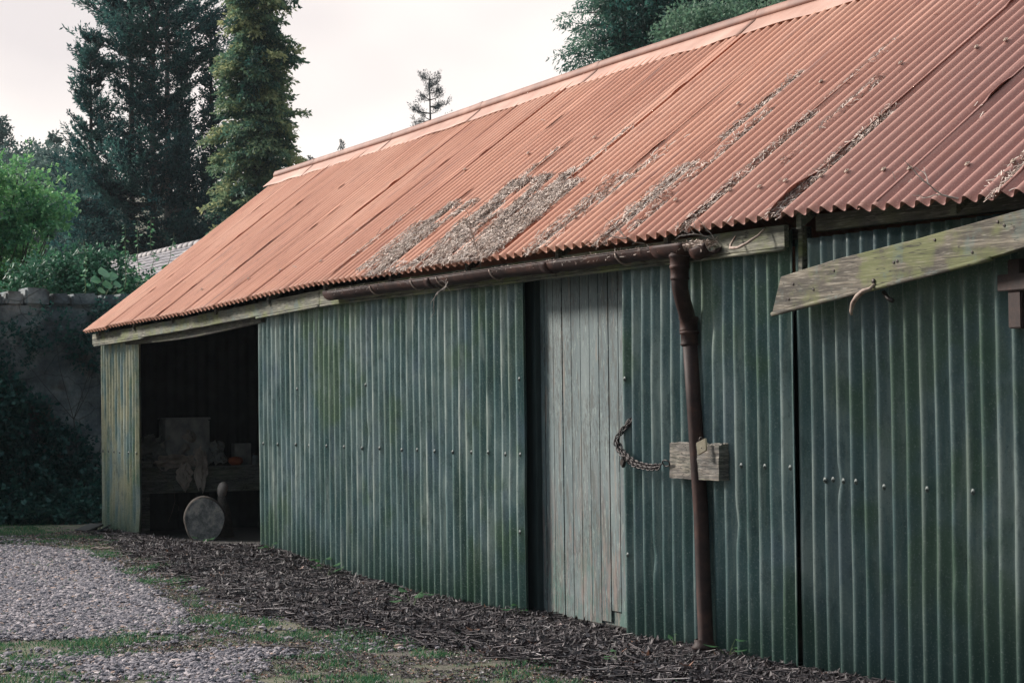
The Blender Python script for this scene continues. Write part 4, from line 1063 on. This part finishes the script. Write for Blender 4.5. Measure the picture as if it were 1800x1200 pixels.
bumpx = (fbm(Yy*1.6, Zz*2.2, 91)-.5)*.14+(fbm(Yy*5, Zz*7, 92)-.5)*.05
V = np.stack([-28.0+bumpx, Yy, Zz], -1).reshape(-1, 3); V2 = np.stack([-28.5-bumpx*.3, Yy, Zz], -1).reshape(-1, 3)
F = grid_faces(160, 34); n0 = len(V)
top = np.array([[i*34+33, (i+1)*34+33, (i+1)*34+33+n0, i*34+33+n0] for i in range(159)])
mesh('stone_face', np.concatenate([V, V2]), np.concatenate([F, F+n0, top]), M['stone'], bw)
y = -6.9; r = random.Random(8)
cop = MB()
while y < 8.8:
    w_ = r.uniform(.20, .36); h = r.uniform(.15, .24); 
    Mx = Matrix.Translation((-28.22, y+w_/2, 2.74+h/2-.01)) @ Matrix.Rotation(R(r.uniform(-5, 5)), 4, 'X')
    cop.box((-.30, -w_/2+.012, -h/2), (.28, w_/2-.012, h/2), M=Mx, bev=.03)
    y += w_
cop.build('coping', M['stone'], bw)

sb = thing('slate_outbuilding', (-38, 5.5, 0), 'low outbuilding with a lichened grey slate roof behind the stone wall', 'outbuilding')
M['slate'] = tint_material('lichened_slate', [(0, (.10, .10, .115)), (.5, (.19, .18, .20)), (.85, (.30, .28, .29)), (1, (.38, .36, .30))], .6, fine=30)
M['lead'] = simple('ridge_tile', [(.3, (.13, .12, .13)), (.7, (.28, .26, .26))], 10, .7)
def slates():
    b = MB(); tin = []; x0, x1 = -41.0, -30.0; r = random.Random(3)
    y_r, z_r, y_e, z_e = 4.0, 4.08, 1.9, 2.95; Lr = math.hypot(y_r-y_e, z_r-z_e); rows = int(Lr/.17)
    d = np.array([0, (y_e-y_r)/Lr, (z_e-z_r)/Lr]); nr = np.array([0, -(z_r-z_e)/Lr, (y_r-y_e)/Lr])
    for i in range(rows):
        x = x0-(i % 2)*.13
        while x < x1:
            w = r.uniform(.22, .27); s0 = i*.17; s1 = s0+.20+r.uniform(-.01, .012); t = .010
            A = np.array([x+.004, y_r, z_r])+d*s0+nr*.006; B = np.array([x+.004, y_r, z_r])+d*s1+nr*(.017+r.uniform(0, .005))
            Wv = np.array([w-.008, 0, 0])
            V = [A, A+Wv, B+Wv, B, B-nr*t, B+Wv-nr*t]
            b.add(V, [[0, 3, 2, 1], [3, 4, 5, 2]]); tv = r.betavariate(2, 2); tin += [tv, tv]
            x += w
    return b, tin
b, tin = slates()
mesh('roof', np.concatenate(b.V), np.array(b.F[4]), M['slate'], sb, tint=tin)
b = MB(); b.add([(-41, 4, 4.07), (-30, 4, 4.07), (-30, 1.95, 2.96), (-41, 1.95, 2.96), (-41, 6.1, 2.96), (-30, 6.1, 2.96)], [[0, 3, 2, 1], [0, 1, 5, 4]]); b.build('rear_roof', M['slate'], sb)
b = MB(); b.box((-40.9, 2.1, 0), (-30.2, 5.9, 2.94)); b.add([(-40.9, 2.1, 2.94), (-40.9, 5.9, 2.94), (-40.9, 4, 4.02)], [[0, 1, 2]]); b.build('wall', M['stone'], sb)
b = MB()
for i in range(36):
    x = -41.0+i*.31; b.tube([(x, 4, 4.07), (x+.30, 4, 4.075)], [.075, .075], 10)
b.build('ridge_tiles', M['lead'], sb, smooth=True)

# ------------------------------------------------------------------ foliage generators
M['yew'] = tint_material('dark_conifer_foliage', [(0, (.006, .030, .036)), (.5, (.022, .085, .088)), (1, (.075, .18, .155))], .6, .42)
M['cyp'] = tint_material('golden_cypress_foliage', [(0, (.022, .08, .068)), (.35, (.075, .165, .115)), (.72, (.20, .28, .155)), (1, (.42, .43, .22))], .6, .42)
M['larch'] = tint_material('soft_conifer_foliage', [(0, (.025, .075, .065)), (.5, (.06, .15, .12)), (1, (.14, .26, .19))], .6, .42)
M['broad'] = tint_material('broadleaf_foliage', [(0, (.03, .08, .06)), (.5, (.09, .18, .12)), (1, (.20, .29, .19))], .55, .42)
M['bright'] = tint_material('bright_leaf_foliage', [(0, (.02, .10, .06)), (.4, (.08, .24, .11)), (.8, (.20, .42, .17)), (1, (.36, .56, .24))], .5, .35)
M['shrub'] = tint_material('dark_shrub_foliage', [(0, (.008, .040, .042)), (.5, (.028, .10, .088)), (1, (.09, .21, .15))], .5, .42)
M['far'] = tint_material('far_foliage', [(0, (.04, .09, .085)), (.5, (.09, .16, .14)), (1, (.16, .24, .20))], .7, .2)
M['farpine'] = tint_material('far_pine_foliage', [(0, (.012, .025, .035)), (1, (.04, .065, .075))], .7, .1)
M['trunk'] = simple('grey_trunk_bark', [(.3, (.05, .045, .045)), (.7, (.16, .14, .14))], 6, .95, mapscale=(1, 1, .3))
M['trunkd'] = simple('dark_trunk_bark', [(.3, (.02, .02, .02)), (.7, (.06, .055, .05))], 6, .95, mapscale=(1, 1, .3))

def foliage_on(O, D, L_, curve, per, leaf, wid, jit, mat, name, parent, tintb, spread=.6, tj=.15, fold=.1, start=.1, taper=True):
    """leaves tight around curved branchlets: O origin, D direction, L_ length, curve = upward bend"""
    nb = len(O); cnt = np.maximum((L_*per).astype(int), 2); idx = np.repeat(np.arange(nb), cnt); n = len(idx)
    s = start+(1-start)*rng.random(n)
    l = L_[idx]; Dv = D[idx]
    p = O[idx]+Dv*(l*s)[:, None]; p[:, 2] += curve[idx]*l*s*s
    p += rng.normal(0, 1, (n, 3))*(jit*(1.15-s*.8 if taper else 1.0))[:, None] if isinstance(s, np.ndarray) else 0
    T = Dv.copy(); T[:, 2] += 2*curve[idx]*s; T = unit(T+rng.normal(0, spread, (n, 3)))
    ln = leaf*rng.uniform(.6, 1.3, n); V, F = quads_leafs(p, T, perp(T), ln, ln*wid*rng.uniform(.7, 1.3, n), fold)
    tv = np.clip(tintb[idx]+rng.normal(0, tj, n), 0, 1)
    return mesh(name, V, F, mat, parent, tint=tv)
def conifer(name, loc, H, z0, rfun, nl, label, mat, group=None, droop=-.1, tipup=.25, leaf=.13, wid=.35, per=26, sub=9, jit=.05, sublen=.42, trunk_r=.22, trunkmat='trunkd', tint0=.45, trunks=None, cat='tree', bare=0, zbias=1.0, subcurve=None, density=1.0, rlo=.62):
    t = thing(name, loc, label, cat, group)
    x0, y0, zb = loc
    tr = MB(); pts = [(x0+.04*H*.05*math.sin(i*1.3), y0, zb-.3+H*i/9) for i in range(10)]
    if trunks is None: trunks = [(0, 0, 1.0)]
    for dx, dy, hf in trunks:
        tr.tube([(p[0]+dx*min(1, i/3), p[1]+dy*min(1, i/3), zb-.3+(p[2]-zb+.3)*hf) for i, p in enumerate(pts)], np.linspace(trunk_r, .02, 10), 8)
    # limbs
    u = rng.random(nl)**zbias; z = z0+(H*.985-z0)*u
    az = rng.uniform(0, 2*math.pi, nl); r = np.array([rfun(a) for a in z/H])*rng.uniform(rlo, 1.12, nl)
    D = np.stack([np.cos(az), np.sin(az), np.full(nl, droop)+rng.normal(0, .12, nl)], 1)
    tsel = rng.integers(0, len(trunks), nl); off = np.array([(a, b_, 0) for a, b_, c in trunks])[tsel]
    O = np.stack([np.full(nl, x0), np.full(nl, y0), zb+z], 1)+off
    for i in range(0, nl, 3):
        a = O[i]; e = O[i]+D[i]*r[i]*.75; e[2] += tipup*r[i]*.5; mid = (a+e)/2; mid[2] -= .04*r[i]
        tr.tube([a, mid, e], [.03+.012*r[i], .02, .008], 4, cap=False)
    tr.build('trunk', M[trunkmat], t)
    # sub-branchlets
    so, sd, sl, sc, st = [], [], [], [], []
    tb = tint0+rng.normal(0, .24, nl)
    for k in range(sub):
        f = rng.uniform(.12, 1.0, nl)**.8
        p = O+D*(r*f)[:, None]; p[:, 2] += tipup*r*f*f
        side = np.where(rng.random(nl) < .5, 1, -1)
        sz = np.stack([-np.sin(az)*side, np.cos(az)*side, np.zeros(nl)], 1)
        d = unit(D*rng.uniform(.5, 1.3, nl)[:, None]+sz*rng.uniform(.2, 1.1, nl)[:, None]+rng.normal(0, .12, (nl, 3)))
        so.append(p); sd.append(d); sl.append(np.maximum(sublen*r*(1.1-f*.6)*rng.uniform(.6, 1.2, nl), .12)); sc.append(rng.normal(tipup if subcurve is None else subcurve, .15, nl)); st.append(tb+.12*(f-.5))
    so.append(O); sd.append(unit(D)); sl.append(r); sc.append(np.full(nl, tipup)); st.append(tb)
    foliage_on(np.concatenate(so), np.concatenate(sd), np.concatenate(sl), np.concatenate(sc), per*density, leaf, wid, jit, M[mat], 'crown', t, np.concatenate(st), start=.05)
    if bare:
        for i in range(bare):
            a = rng.uniform(0, 6.28); zz = rng.uniform(z0, H*.9); rr = rfun(zz/H)*rng.uniform(.5, 1.0)
            p = np.array([x0, y0, zb+zz]); pts = [p]
            d = np.array([math.cos(a), math.sin(a), rng.uniform(-.3, .3)])
            for j in range(6): d = d+rng.normal(0, .25, 3); d /= np.linalg.norm(d); pts.append(pts[-1]+d*rr/6)
            bb = MB(); bb.tube(pts, np.linspace(.03, .008, 7), 4, cap=False); bb.build('bare_branch', M['trunkpale'], t)
    return t
M['trunkpale'] = simple('pale_dead_wood', [(.3, (.10, .09, .09)), (.7, (.26, .23, .22))], 6, .9)

def blob_tree(name, loc, blobs, n, label, mat, cat='tree', group=None, leaf=.08, wid=.55, tint0=.5, trunk=None, shell=.55, up=.5, trunkmat='trunkd', sprigs=0, part='crown', twigs=True):
    """crown = uneven clumps; blobs = [(x,y,z,rx,ry,rz)], leaves set on small sprays on each clump"""
    t = thing(name, loc, label, cat, group)
    B = np.array(blobs, float); vol = (B[:, 3]*B[:, 4]+B[:, 4]*B[:, 5]+B[:, 3]*B[:, 5]); pr = vol/vol.sum()
    ns = n//7; bi = rng.choice(len(B), ns, p=pr)
    d = rdir(ns); rad = shell+(1-shell)*rng.random(ns)**.6; rad = rad*(.82+.36*vn(d[:, 0]*2.5+bi*3.1, d[:, 1]*2.5+d[:, 2]*2.5, 5))
    C = B[bi, :3]+d*B[bi, 3:6]*rad[:, None]
    dd = unit(d+rng.normal(0, .5, (ns, 3))+np.array([[0, 0, .2]]))
    idx = np.repeat(np.arange(ns), 7); m_ = len(idx); s = rng.random(m_)
    p = C[idx]+dd[idx]*(s*leaf*3.2)[:, None]+rng.normal(0, leaf*.35, (m_, 3))
    T = unit(dd[idx]*.7+rng.normal(0, .7, (m_, 3))+np.array([[0, 0, -.1]]))
    W_ = unit(np.cross(T, np.array([[0, 0, 1.0]])+rng.normal(0, 1-up, (m_, 3))))
    ln = leaf*rng.uniform(.6, 1.3, m_); V, F = quads_leafs(p, T, W_, ln, ln*wid, .12)
    ct = tint0+.5*(vn(C[:, 0]*1.7/ max(leaf*12, .6), C[:, 2]*1.7/max(leaf*12, .6), 7)-.5)
    tv = np.clip(ct[idx]+rng.normal(0, .13, m_), 0, 1)
    mesh(part, V, F, M[mat], t, tint=tv)
    if trunk is not None or twigs:
        tr = MB(); bx_, by_, bz = loc; rr = trunk or .05
        c0 = B[:, :3].mean(0); fork = np.array([bx_, by_, bz])*.45+c0*.55
        tr.tube([(bx_, by_, bz-.1), tuple((np.array([bx_, by_, bz])+fork)/2+np.array([.05, .03, 0])), tuple(fork)], [rr, rr*.8, rr*.65], 8)
        for q in B: 
            mid = (fork+q[:3])/2+rng.normal(0, .05, 3)*np.linalg.norm(q[:3]-fork); tr.tube([fork, mid, q[:3]], [rr*.5, rr*.35, rr*.15], 6)
            for k in range(4):
                e = q[:3]+rdir(1)[0]*q[3:6]*.85; tr.tube([q[:3], (q[:3]+e)/2+rng.normal(0, .04, 3), e], [rr*.18, rr*.12, rr*.05], 4, cap=False)
        tr.build('trunk', M[trunkmat], t)
    return t

# ------------------------------------------------------------------ trees
# dark many-stemmed conifer and its spires
conifer('dark_conifer', (-72.9, 14.0, 0), 23.0, 1.0, lambda t: 2.75*min(1, (1.08-t)*1.9)*(.82+.25*math.sin(t*23)), 880, 'tallest dark conifer with several bare grey stems', 'yew', droop=-.10, tipup=.55, leaf=.15, wid=.30, per=27, sub=24, jit=.04, rlo=.45, sublen=.30, subcurve=.5, trunk_r=.17, trunkmat='trunkpale', trunks=[(-.9, -.5, .97), (0, 0, 1), (.7, .3, .95)], tint0=.42, bare=36)
conifer('dark_conifer', (-73.4, 12.0, 0), 13.95, .6, lambda t: .12+2.3*(1-t)**.75, 360, 'dark conifer with the pointed spire leaning out on the left', 'yew', droop=.25, tipup=.6, leaf=.14, wid=.30, per=30, sub=18, jit=.03, tint0=.5, bare=6, rlo=.4, sublen=.28, subcurve=.6)
conifer('dark_conifer', (-71.9, 15.75, 0), 14.6, 2, lambda t: .10+.75*(1-t)**.6, 600, 'slender dark spire squeezed against the golden green cypress', 'yew', droop=.2, tipup=.5, leaf=.15, wid=.34, per=22, sub=6, jit=.045, tint0=.5)
conifer('dark_conifer', (-74.0, 15.35, 0), 13.6, 2, lambda t: .10+.6*(1-t)**.6, 420, 'thin short spire beside the slender dark one', 'yew', droop=.2, tipup=.5, leaf=.15, wid=.34, per=22, sub=6, jit=.045, tint0=.5)
conifer('dark_conifer', (-71.0, 11.2, 0), 8.2, .3, lambda t: .3+2.3*(1-t)**.8, 420, 'low dark conifer spreading at the foot of the spires', 'yew', droop=.15, tipup=.3, leaf=.16, wid=.3, per=17, sub=8, jit=.06, tint0=.4)
conifer('dark_conifer', (-71.0, 14.6, 0), 7.4, .3, lambda t: .4+2.2*(1-t)**.7, 420, 'squat dark conifer filling the gap before the cypress', 'yew', droop=.1, tipup=.25, leaf=.16, wid=.3, per=17, sub=8, jit=.06, tint0=.35, bare=10)
conifer('golden_cypress', (-66.6, 15.55, 0), 17.2, .5, lambda t: (1.55 if t < .45 else 1.55-(t-.45)*1.35)*(.92+.12*math.sin(t*47)), 820, 'golden green columnar cypress left of the shed roof', 'cyp', droop=.10, tipup=-.25, leaf=.15, wid=.42, per=20, sub=25, jit=.05, tint0=.52, trunk_r=.2, subcurve=-.35, sublen=.5, zbias=.95)
# conifer and broadleaved trees above the ridge
conifer('feathery_conifer', (-52.9, 21.25, 0), 17.5, 6, lambda t: 1.6*min(1, (1.15-t)*2)*(.85+.2*math.sin(t*31)), 430, 'tall feathery conifer with twin trunks above the ridge', 'larch', droop=-.05, tipup=-.15, leaf=.13, wid=.28, per=19, sub=22, jit=.05, trunk_r=.16, trunks=[(-.25, 0, 1), (.28, .1, .97)], trunkmat='trunkpale', tint0=.45, subcurve=-.5, bare=14)
blob_tree('broadleaf_tree', (-43.3, 18.3, 0), [(-43.3, 18.2, 9.3, 1.0, .8, .85), (-43, 19.1, 9.4, .9, .9, .8), (-43.4, 18.8, 8.4, 1.2, 1.2, 1.0), (-42.8, 17.75, 9.0, .5, .45, .55)], 26000, 'rounded soft green tree just above the ridge', 'broad', leaf=.11, trunk=.18, tint0=.5)
blob_tree('broadleaf_tree', (-42.3, 20.7, 0), [(-42.4, 20.2, 9.6, .8, .8, .7), (-42.1, 21.1, 9.8, 1.0, .9, .8), (-41.9, 21.9, 10.2, .9, .9, .8), (-42.1, 20.8, 8.9, 1.3, 1.5, .9)], 26000, 'paler bushy tree right of the rounded one over the ridge', 'broad', leaf=.11, trunk=.18, tint0=.62)
blob_tree('dark_broadleaf_tree', (-52, 23, 0), [(-52, 21.9, 12.2, 1.3, 1.2, 1.3), (-52, 23.6, 12.8, 1.6, 1.6, 1.4), (-52, 25.4, 13.2, 1.6, 1.6, 1.4), (-52, 23.0, 11.0, 1.9, 2.2, 1.4), (-51.5, 25.6, 11.5, 1.6, 1.8, 1.4)], 34000, 'tall dark green tree standing behind the ridge trees', 'shrub', leaf=.15, trunk=.25, tint0=.62)
# lone pine and tiny firs
def pine():
    loc = (-110.2, 40.0, float(gh(-110.2, 40.0))); H = 18.9-loc[2]
    t = thing('lone_pine', loc, 'lone sparse pine standing over the roof ridge against the sky', 'tree')
    tr = MB(); tr.tube([(loc[0], loc[1], loc[2]-.2), (loc[0]+.1, loc[1], loc[2]+H*.5), (loc[0], loc[1]-.05, loc[2]+H)], [.16, .1, .03], 8)
    O, D, Ls, cv = [], [], [], []
    r = np.random.default_rng(15)
    for z in np.linspace(3.2, H-.15, 30):
        rr = (1.75*(H-z)/3.2+.2) if H-z < 3 else 1.8
        if H-z < 1.2: rr = .55
        for k in range(3):
            a = r.uniform(0, 6.28); d = np.array([math.cos(a), math.sin(a), r.uniform(.0, .35)]); o = np.array([loc[0], loc[1], loc[2]+z]); l = rr*r.uniform(.5, 1.0)
            e = o+d*l; tr.tube([o, (o+e)/2-np.array([0, 0, .05]), e], [.035, .025, .012], 4, cap=False)
            for q in range(8):
                f = r.uniform(.35, 1); O.append(o+d*l*f); dd = d+r.normal(0, .5, 3); D.append(dd/np.linalg.norm(dd)); Ls.append(r.uniform(.22, .42)); cv.append(.5)
    O.append(np.array([loc[0], loc[1], loc[2]+H-.3])); D.append(np.array([0, 0, 1.])); Ls.append(.5); cv.append(0)
    tr.build('trunk', M['trunkd'], t)
    foliage_on(np.array(O), np.array(D), np.array(Ls), np.array(cv), 80, .12, .22, .085, M['farpine'], 'crown', t, np.full(len(O), .5), start=0)
pine()
for (x, y, zt, rad, lb) in ((-187.2, 63.8, 25.0, .6, 'larger of the tiny far firs left of the lone pine'), (-188.4, 61.3, 23.5, .38, 'tiny far fir nearest the cypress'), (-185.0, 68.5, 25.3, .45, 'tiny fir tip showing just left of the lone pine')):
    zb = float(gh(x, y)); H = max(zt-zb, 3.5)
    conifer('far_fir', (x, y, zt-H), H, .2, lambda t, rad=rad: .05+rad*2.2*(1-t)**.9, 70, lb, 'farpine', group='tiny firs on the far hill', droop=.1, tipup=.1, leaf=.22, wid=.35, per=9, sub=4, jit=.05, trunk_r=.08, tint0=.5)
# hillside wood at the far left, every tree its own
hr = random.Random(21)
HT = []
for i, (px, py, s, kind) in enumerate([(-8, 205, 2.2, 'c'), (6, 198, 1.6, 'c'), (28, 245, 1.9, 'b'), (52, 238, 1.5, 'b'), (75, 250, 1.5, 'b'), (98, 236, 1.3, 'c'), (118, 262, 1.7, 'b'), (15, 280, 1.9, 'b'), (45, 290, 1.7, 'b'), (80, 292, 1.8, 'b'), (-25, 270, 2.2, 'b'), (110, 305, 1.9, 'b'), (140, 290, 1.8, 'b')]):
    d = 150-(py-195)*.18; off = (px-900)/3900*d; up = (712-py)/3900*d+1.5
    x = -math.sin(R(65))*d+math.cos(R(65))*off; y = -6.7+math.cos(R(65))*d+math.sin(R(65))*off
    zb = float(gh(x, y)); HT.append((x, y, zb, up, s, kind))
labels = ['dark far conifer at the very left edge of the hill', 'pointed far conifer highest on the left hill', 'rounded far tree below the pointed hill conifer', 'low round tree on the hill skyline', 'round hill tree next to the dark spire', 'far pointed fir just left of the dark conifer', 'hazy tree half hidden by the dark conifer', 'hazy round tree lower on the left hill', 'hazy hill tree above the bright bush', 'hazy hill tree right of the bright bush top', 'far tree cut by the left picture edge', 'lower hill tree showing through the dark spire', 'hill tree glimpsed behind the dark conifer foliage']
for (x, y, zb, up, s, kind), lb in zip(HT, labels):
    if kind == 'c':
        H = max(up-zb, 4); conifer('hill_conifer', (x, y, up-H), H, .3, lambda t, s=s: .15+s*1.1*(1-t)**.8, 150, lb, 'far', group='trees on the far hill', droop=-.05, tipup=.1, leaf=.3, wid=.4, per=9, sub=6, jit=.1, trunk_r=.15, tint0=.25)
    else:
        b_ = [(x+hr.uniform(-.6, .6)*s, y+hr.uniform(-.6, .6)*s, up-s*.8-hr.uniform(0, 1.2)*s, s*.8, s*.8, s*.75) for _ in range(5)]
        b_ += [(x+hr.uniform(-.8, .8)*s, y+hr.uniform(-.8, .8)*s, up-s*2.6-hr.uniform(0, 1.2)*s, s, s, s) for _ in range(3)]
        blob_tree('hill_tree', (x, y, zb), b_, 7000, lb, 'far', group='trees on the far hill', leaf=.28, trunk=.15, tint0=.5)
# understorey evergreens behind the stone wall
for i, (x, y, z, s, lb) in enumerate([(-46, 1.6, 3.3, 1.9, 'dark evergreen shrub behind the bright bush'), (-47, 3.9, 3.6, 1.9, 'dark evergreen shrub left of the slate roof'), (-48, 6.2, 3.9, 1.9, 'dark evergreen shrub over the slate roof'), (-48.5, 8.3, 3.9, 1.9, 'dark evergreen shrub behind the upper slate ridge'), (-46, -.6, 3.4, 2.0, 'dark evergreen shrub at the left picture edge')]):
    b_ = [(x+random.uniform(-.6, .6), y+random.uniform(-1.0, 1.0), z-.7+random.uniform(-.3, .7), s*.6, s*.6, s*.5) for _ in range(5)]+[(x, y, z-2, s, s*1.0, s*.9), (x, y, 1.2, s, s, s*.8)]
    blob_tree('evergreen_shrub', (x, y, 0), b_, 20000, lb, 'shrub', cat='shrub', group='dark evergreen shrubs behind the stone wall', leaf=.13, wid=.4, trunk=.1, tint0=.35)
# bright bush leaning over the wall
r = random.Random(31); bb_ = []
for (yc, zc, sp_, k) in ((-.35, 4.45, .34, 7), (.25, 4.62, .26, 6), (.72, 4.42, .25, 6), (1.0, 4.12, .10, 3), (-.3, 3.75, .4, 8), (.35, 3.85, .32, 7), (.62, 3.45, .25, 5), (.0, 3.2, .4, 8), (.45, 3.0, .2, 4), (-.6, 3.1, .3, 4)):
    for q in range(k):
        g_ = r.uniform(.12, .26); bb_.append((-32.7+r.uniform(-.35, .35), yc+r.uniform(-1, 1)*sp_, zc+r.uniform(-1, 1)*sp_, g_*1.2, g_*1.15, g_*.8))
def shoot_bush(name, loc, blobs, per_blob, label, mat, cat, leaf, L0, L1, tint0=.5, per=40, wid=.55):
    t = thing(name, loc, label, cat); O, D, Ls = [], [], []
    tr = MB()
    for q in blobs:
        c = np.array(q[:3]); k = max(int(per_blob*(q[3]/.2)), 2)
        tr.tube([tuple(np.array(loc)+rng.normal(0, .05, 3)*[1, 1, 0]), tuple((np.array(loc)+c)/2+rng.normal(0, .08, 3)), tuple(c)], [.022, .014, .006], 5)
        for _ in range(k):
            d = rdir(1)[0]; d[2] = abs(d[2])*.8+.05; d[0] += .25
            O.append(c+rdir(1)[0]*np.array(q[3:6])*rng.random()); D.append(d/np.linalg.norm(d)); Ls.append(rng.uniform(L0, L1))
    tr.build('stems', M['trunkd'], t)
    O = np.array(O); D = np.array(D); Ls = np.array(Ls)
    tb = tint0+.5*(vn(O[:, 1]*3, O[:, 2]*3, 4)-.5)+rng.normal(0, .1, len(O))
    foliage_on(O, D, Ls, rng.uniform(-.5, .1, len(O)), per, leaf, wid, .035, M[mat], 'leaves', t, tb, spread=.85, tj=.12, fold=.14)
shoot_bush('bright_bush', (-32.6, -.2, 1.0), bb_, 13, 'bright green leafy bush leaning over the stone wall', 'bright', 'bush', .078, .22, .62, .5, 44)
M['leafmid'] = tint_material('mid_leaf_foliage', [(0, (.03, .10, .065)), (.5, (.075, .21, .12)), (1, (.18, .38, .18))], .5, .3)
blob_tree('leafy_shrub', (-29.2, .9, 0), [(-29.3, .55, 3.15, .34, .30, .30), (-29.3, .95, 3.2, .30, .26, .30), (-29.2, .75, 2.95, .45, .45, .25), (-29.0, 1.25, 2.9, .4, .35, .18), (-29.3, .1, 3.05, .4, .4, .3), (-28.7, .9, 2.85, .25, .6, .12)], 13000, 'dark leafy shrub between the bright bush and the slate roof', 'leafmid', cat='shrub', leaf=.068, wid=.65, trunk=.03, tint0=.3)
# ivy tumbling down the wall
blob_tree('ivy', (-27.9, -1.0, 0), [(-27.85, -1.2, .35, .2, .5, .35), (-27.85, -.5, .45, .2, .5, .4), (-27.85, .1, .3, .22, .5, .35), (-27.8, -1.0, .9, .12, .4, .4), (-27.85, .0, .85, .12, .3, .25), (-27.8, -.7, .12, .35, .7, .2), (-27.6, .1, .10, .3, .5, .18), (-27.85, -.9, 1.5, .10, .35, .35), (-27.9, -.5, 1.25, .08, .3, .25)], 24000, 'dark ivy and brambles climbing the foot of the stone wall', 'shrub', cat='ivy', leaf=.075, wid=.7, trunk=.015, tint0=.35, part='foliage')
blob_tree('ivy', (-27.9, .2, 0), [(-27.85, .45, 2.15, .10, .35, .22), (-27.85, -.1, 2.45, .08, .3, .2), (-27.85, -.6, 2.2, .08, .25, .25), (-27.9, .7, 2.62, .10, .25, .14)], 2600, 'sparse ivy hanging under the coping stones', 'shrub', cat='ivy', leaf=.05, wid=.7, trunk=.01, tint0=.5, part='foliage')
# tall leafy suckers on top of the wall
def sucker(x, y, z, h, seed, label, leaf=.085, lean=0):
    r = np.random.default_rng(seed); t = thing('sucker_plant', (x, y, z), label, 'plant', 'leafy stems growing on the stone wall')
    pts = [np.array([x+r.normal(0, .01), y+lean*i/8+r.normal(0, .012), z+h*i/8]) for i in range(9)]
    MB().tube(pts, np.linspace(.007, .002, 9), 5).build('stem', M['weedstem'], t)
    lf = MB()
    for k in range(int(h/.036)):
        f = r.uniform(.05, 1); i = min(int(f*8), 7); p = pts[i]+(pts[i+1]-pts[i])*(f*8-i); a = r.uniform(0, 6.28); s = leaf*(1.25-f*.75)*r.uniform(.7, 1.2)
        D = np.array([math.cos(a), math.sin(a), r.uniform(-1.2, -.1)]); D /= np.linalg.norm(D); W_ = np.cross(D, [r.normal(0, .5), r.normal(0, .5), 1]); W_ /= np.linalg.norm(W_); p = p+D*s*.35
        V, F = leaf_shape(p, D, W_, s, s*.8); lf.add(V, F)
    fs = np.array(lf.F[4]); mesh('leaves', np.concatenate(lf.V), fs, M['leafmid'], t, tint=rng.uniform(.2, 1, len(fs)), smooth=True)
pass
sucker(-28.3, .95, 2.85, .98, 1, 'leftmost tall leafy stem against the slate roof')
sucker(-28.3, 1.12, 2.85, 1.02, 2, 'leafy stem second from left against the slate roof')
sucker(-28.3, 1.30, 2.82, 1.10, 3, 'tallest leafy stem standing before the slate roof')
sucker(-28.3, 1.42, 2.82, .90, 4, 'rightmost leafy stem leaning towards the shed roof', lean=.18)
sucker(-28.3, .42, 2.85, .75, 5, 'leafy stem rising above the dark shrub', leaf=.06)
def bigleaf():
    t = thing('broad_leaf_plant', (-28.2, .62, 2.8), 'plant with big round leaves on the wall top', 'plant'); lf = MB(); st = MB(); r = np.random.default_rng(9)
    for dy, dz, s in ((-.02, .38, .2), (.10, .33, .17), (-.12, .28, .15), (.16, .22, .13), (.03, .22, .16), (-.05, .14, .13)):
        tip = np.array([-28.1, .62+dy, 2.82+dz]); st.tube([(-28.2, .62, 2.8), tip-np.array([0, 0, .1]), tip], .004, 5)
        D = np.array([.75, r.uniform(-.5, .5), -1.1]); D /= np.linalg.norm(D); W_ = np.cross(D, [0, 0, 1]); W_ /= np.linalg.norm(W_); V, F = leaf_shape(tip-D*s*.3, D, W_, s, s*.95, .06); lf.add(V, F)
    st.build('stem', M['weedstem'], t); fs = np.array(lf.F[4]); mesh('leaves', np.concatenate(lf.V), fs, M['leafmid'], t, tint=rng.uniform(.45, .8, len(fs)), smooth=True)
bigleaf()

# ------------------------------------------------------------------ damp valley air
hm = bpy.data.materials.new('thin_haze'); hm.use_nodes = True; hm.node_tree.nodes.clear()
o_ = hm.node_tree.nodes.new('ShaderNodeOutputMaterial'); v_ = hm.node_tree.nodes.new('ShaderNodeVolumePrincipled')
v_.inputs['Color'].default_value = (.82, .92, 1, 1); v_.inputs['Density'].default_value = .00022
hm.node_tree.links.new(v_.outputs[0], o_.inputs['Volume'])
hz = MB().box((-940, -640, -3), (540, 740, 62)).build('haze', hm); tag(hz, kind='stuff')
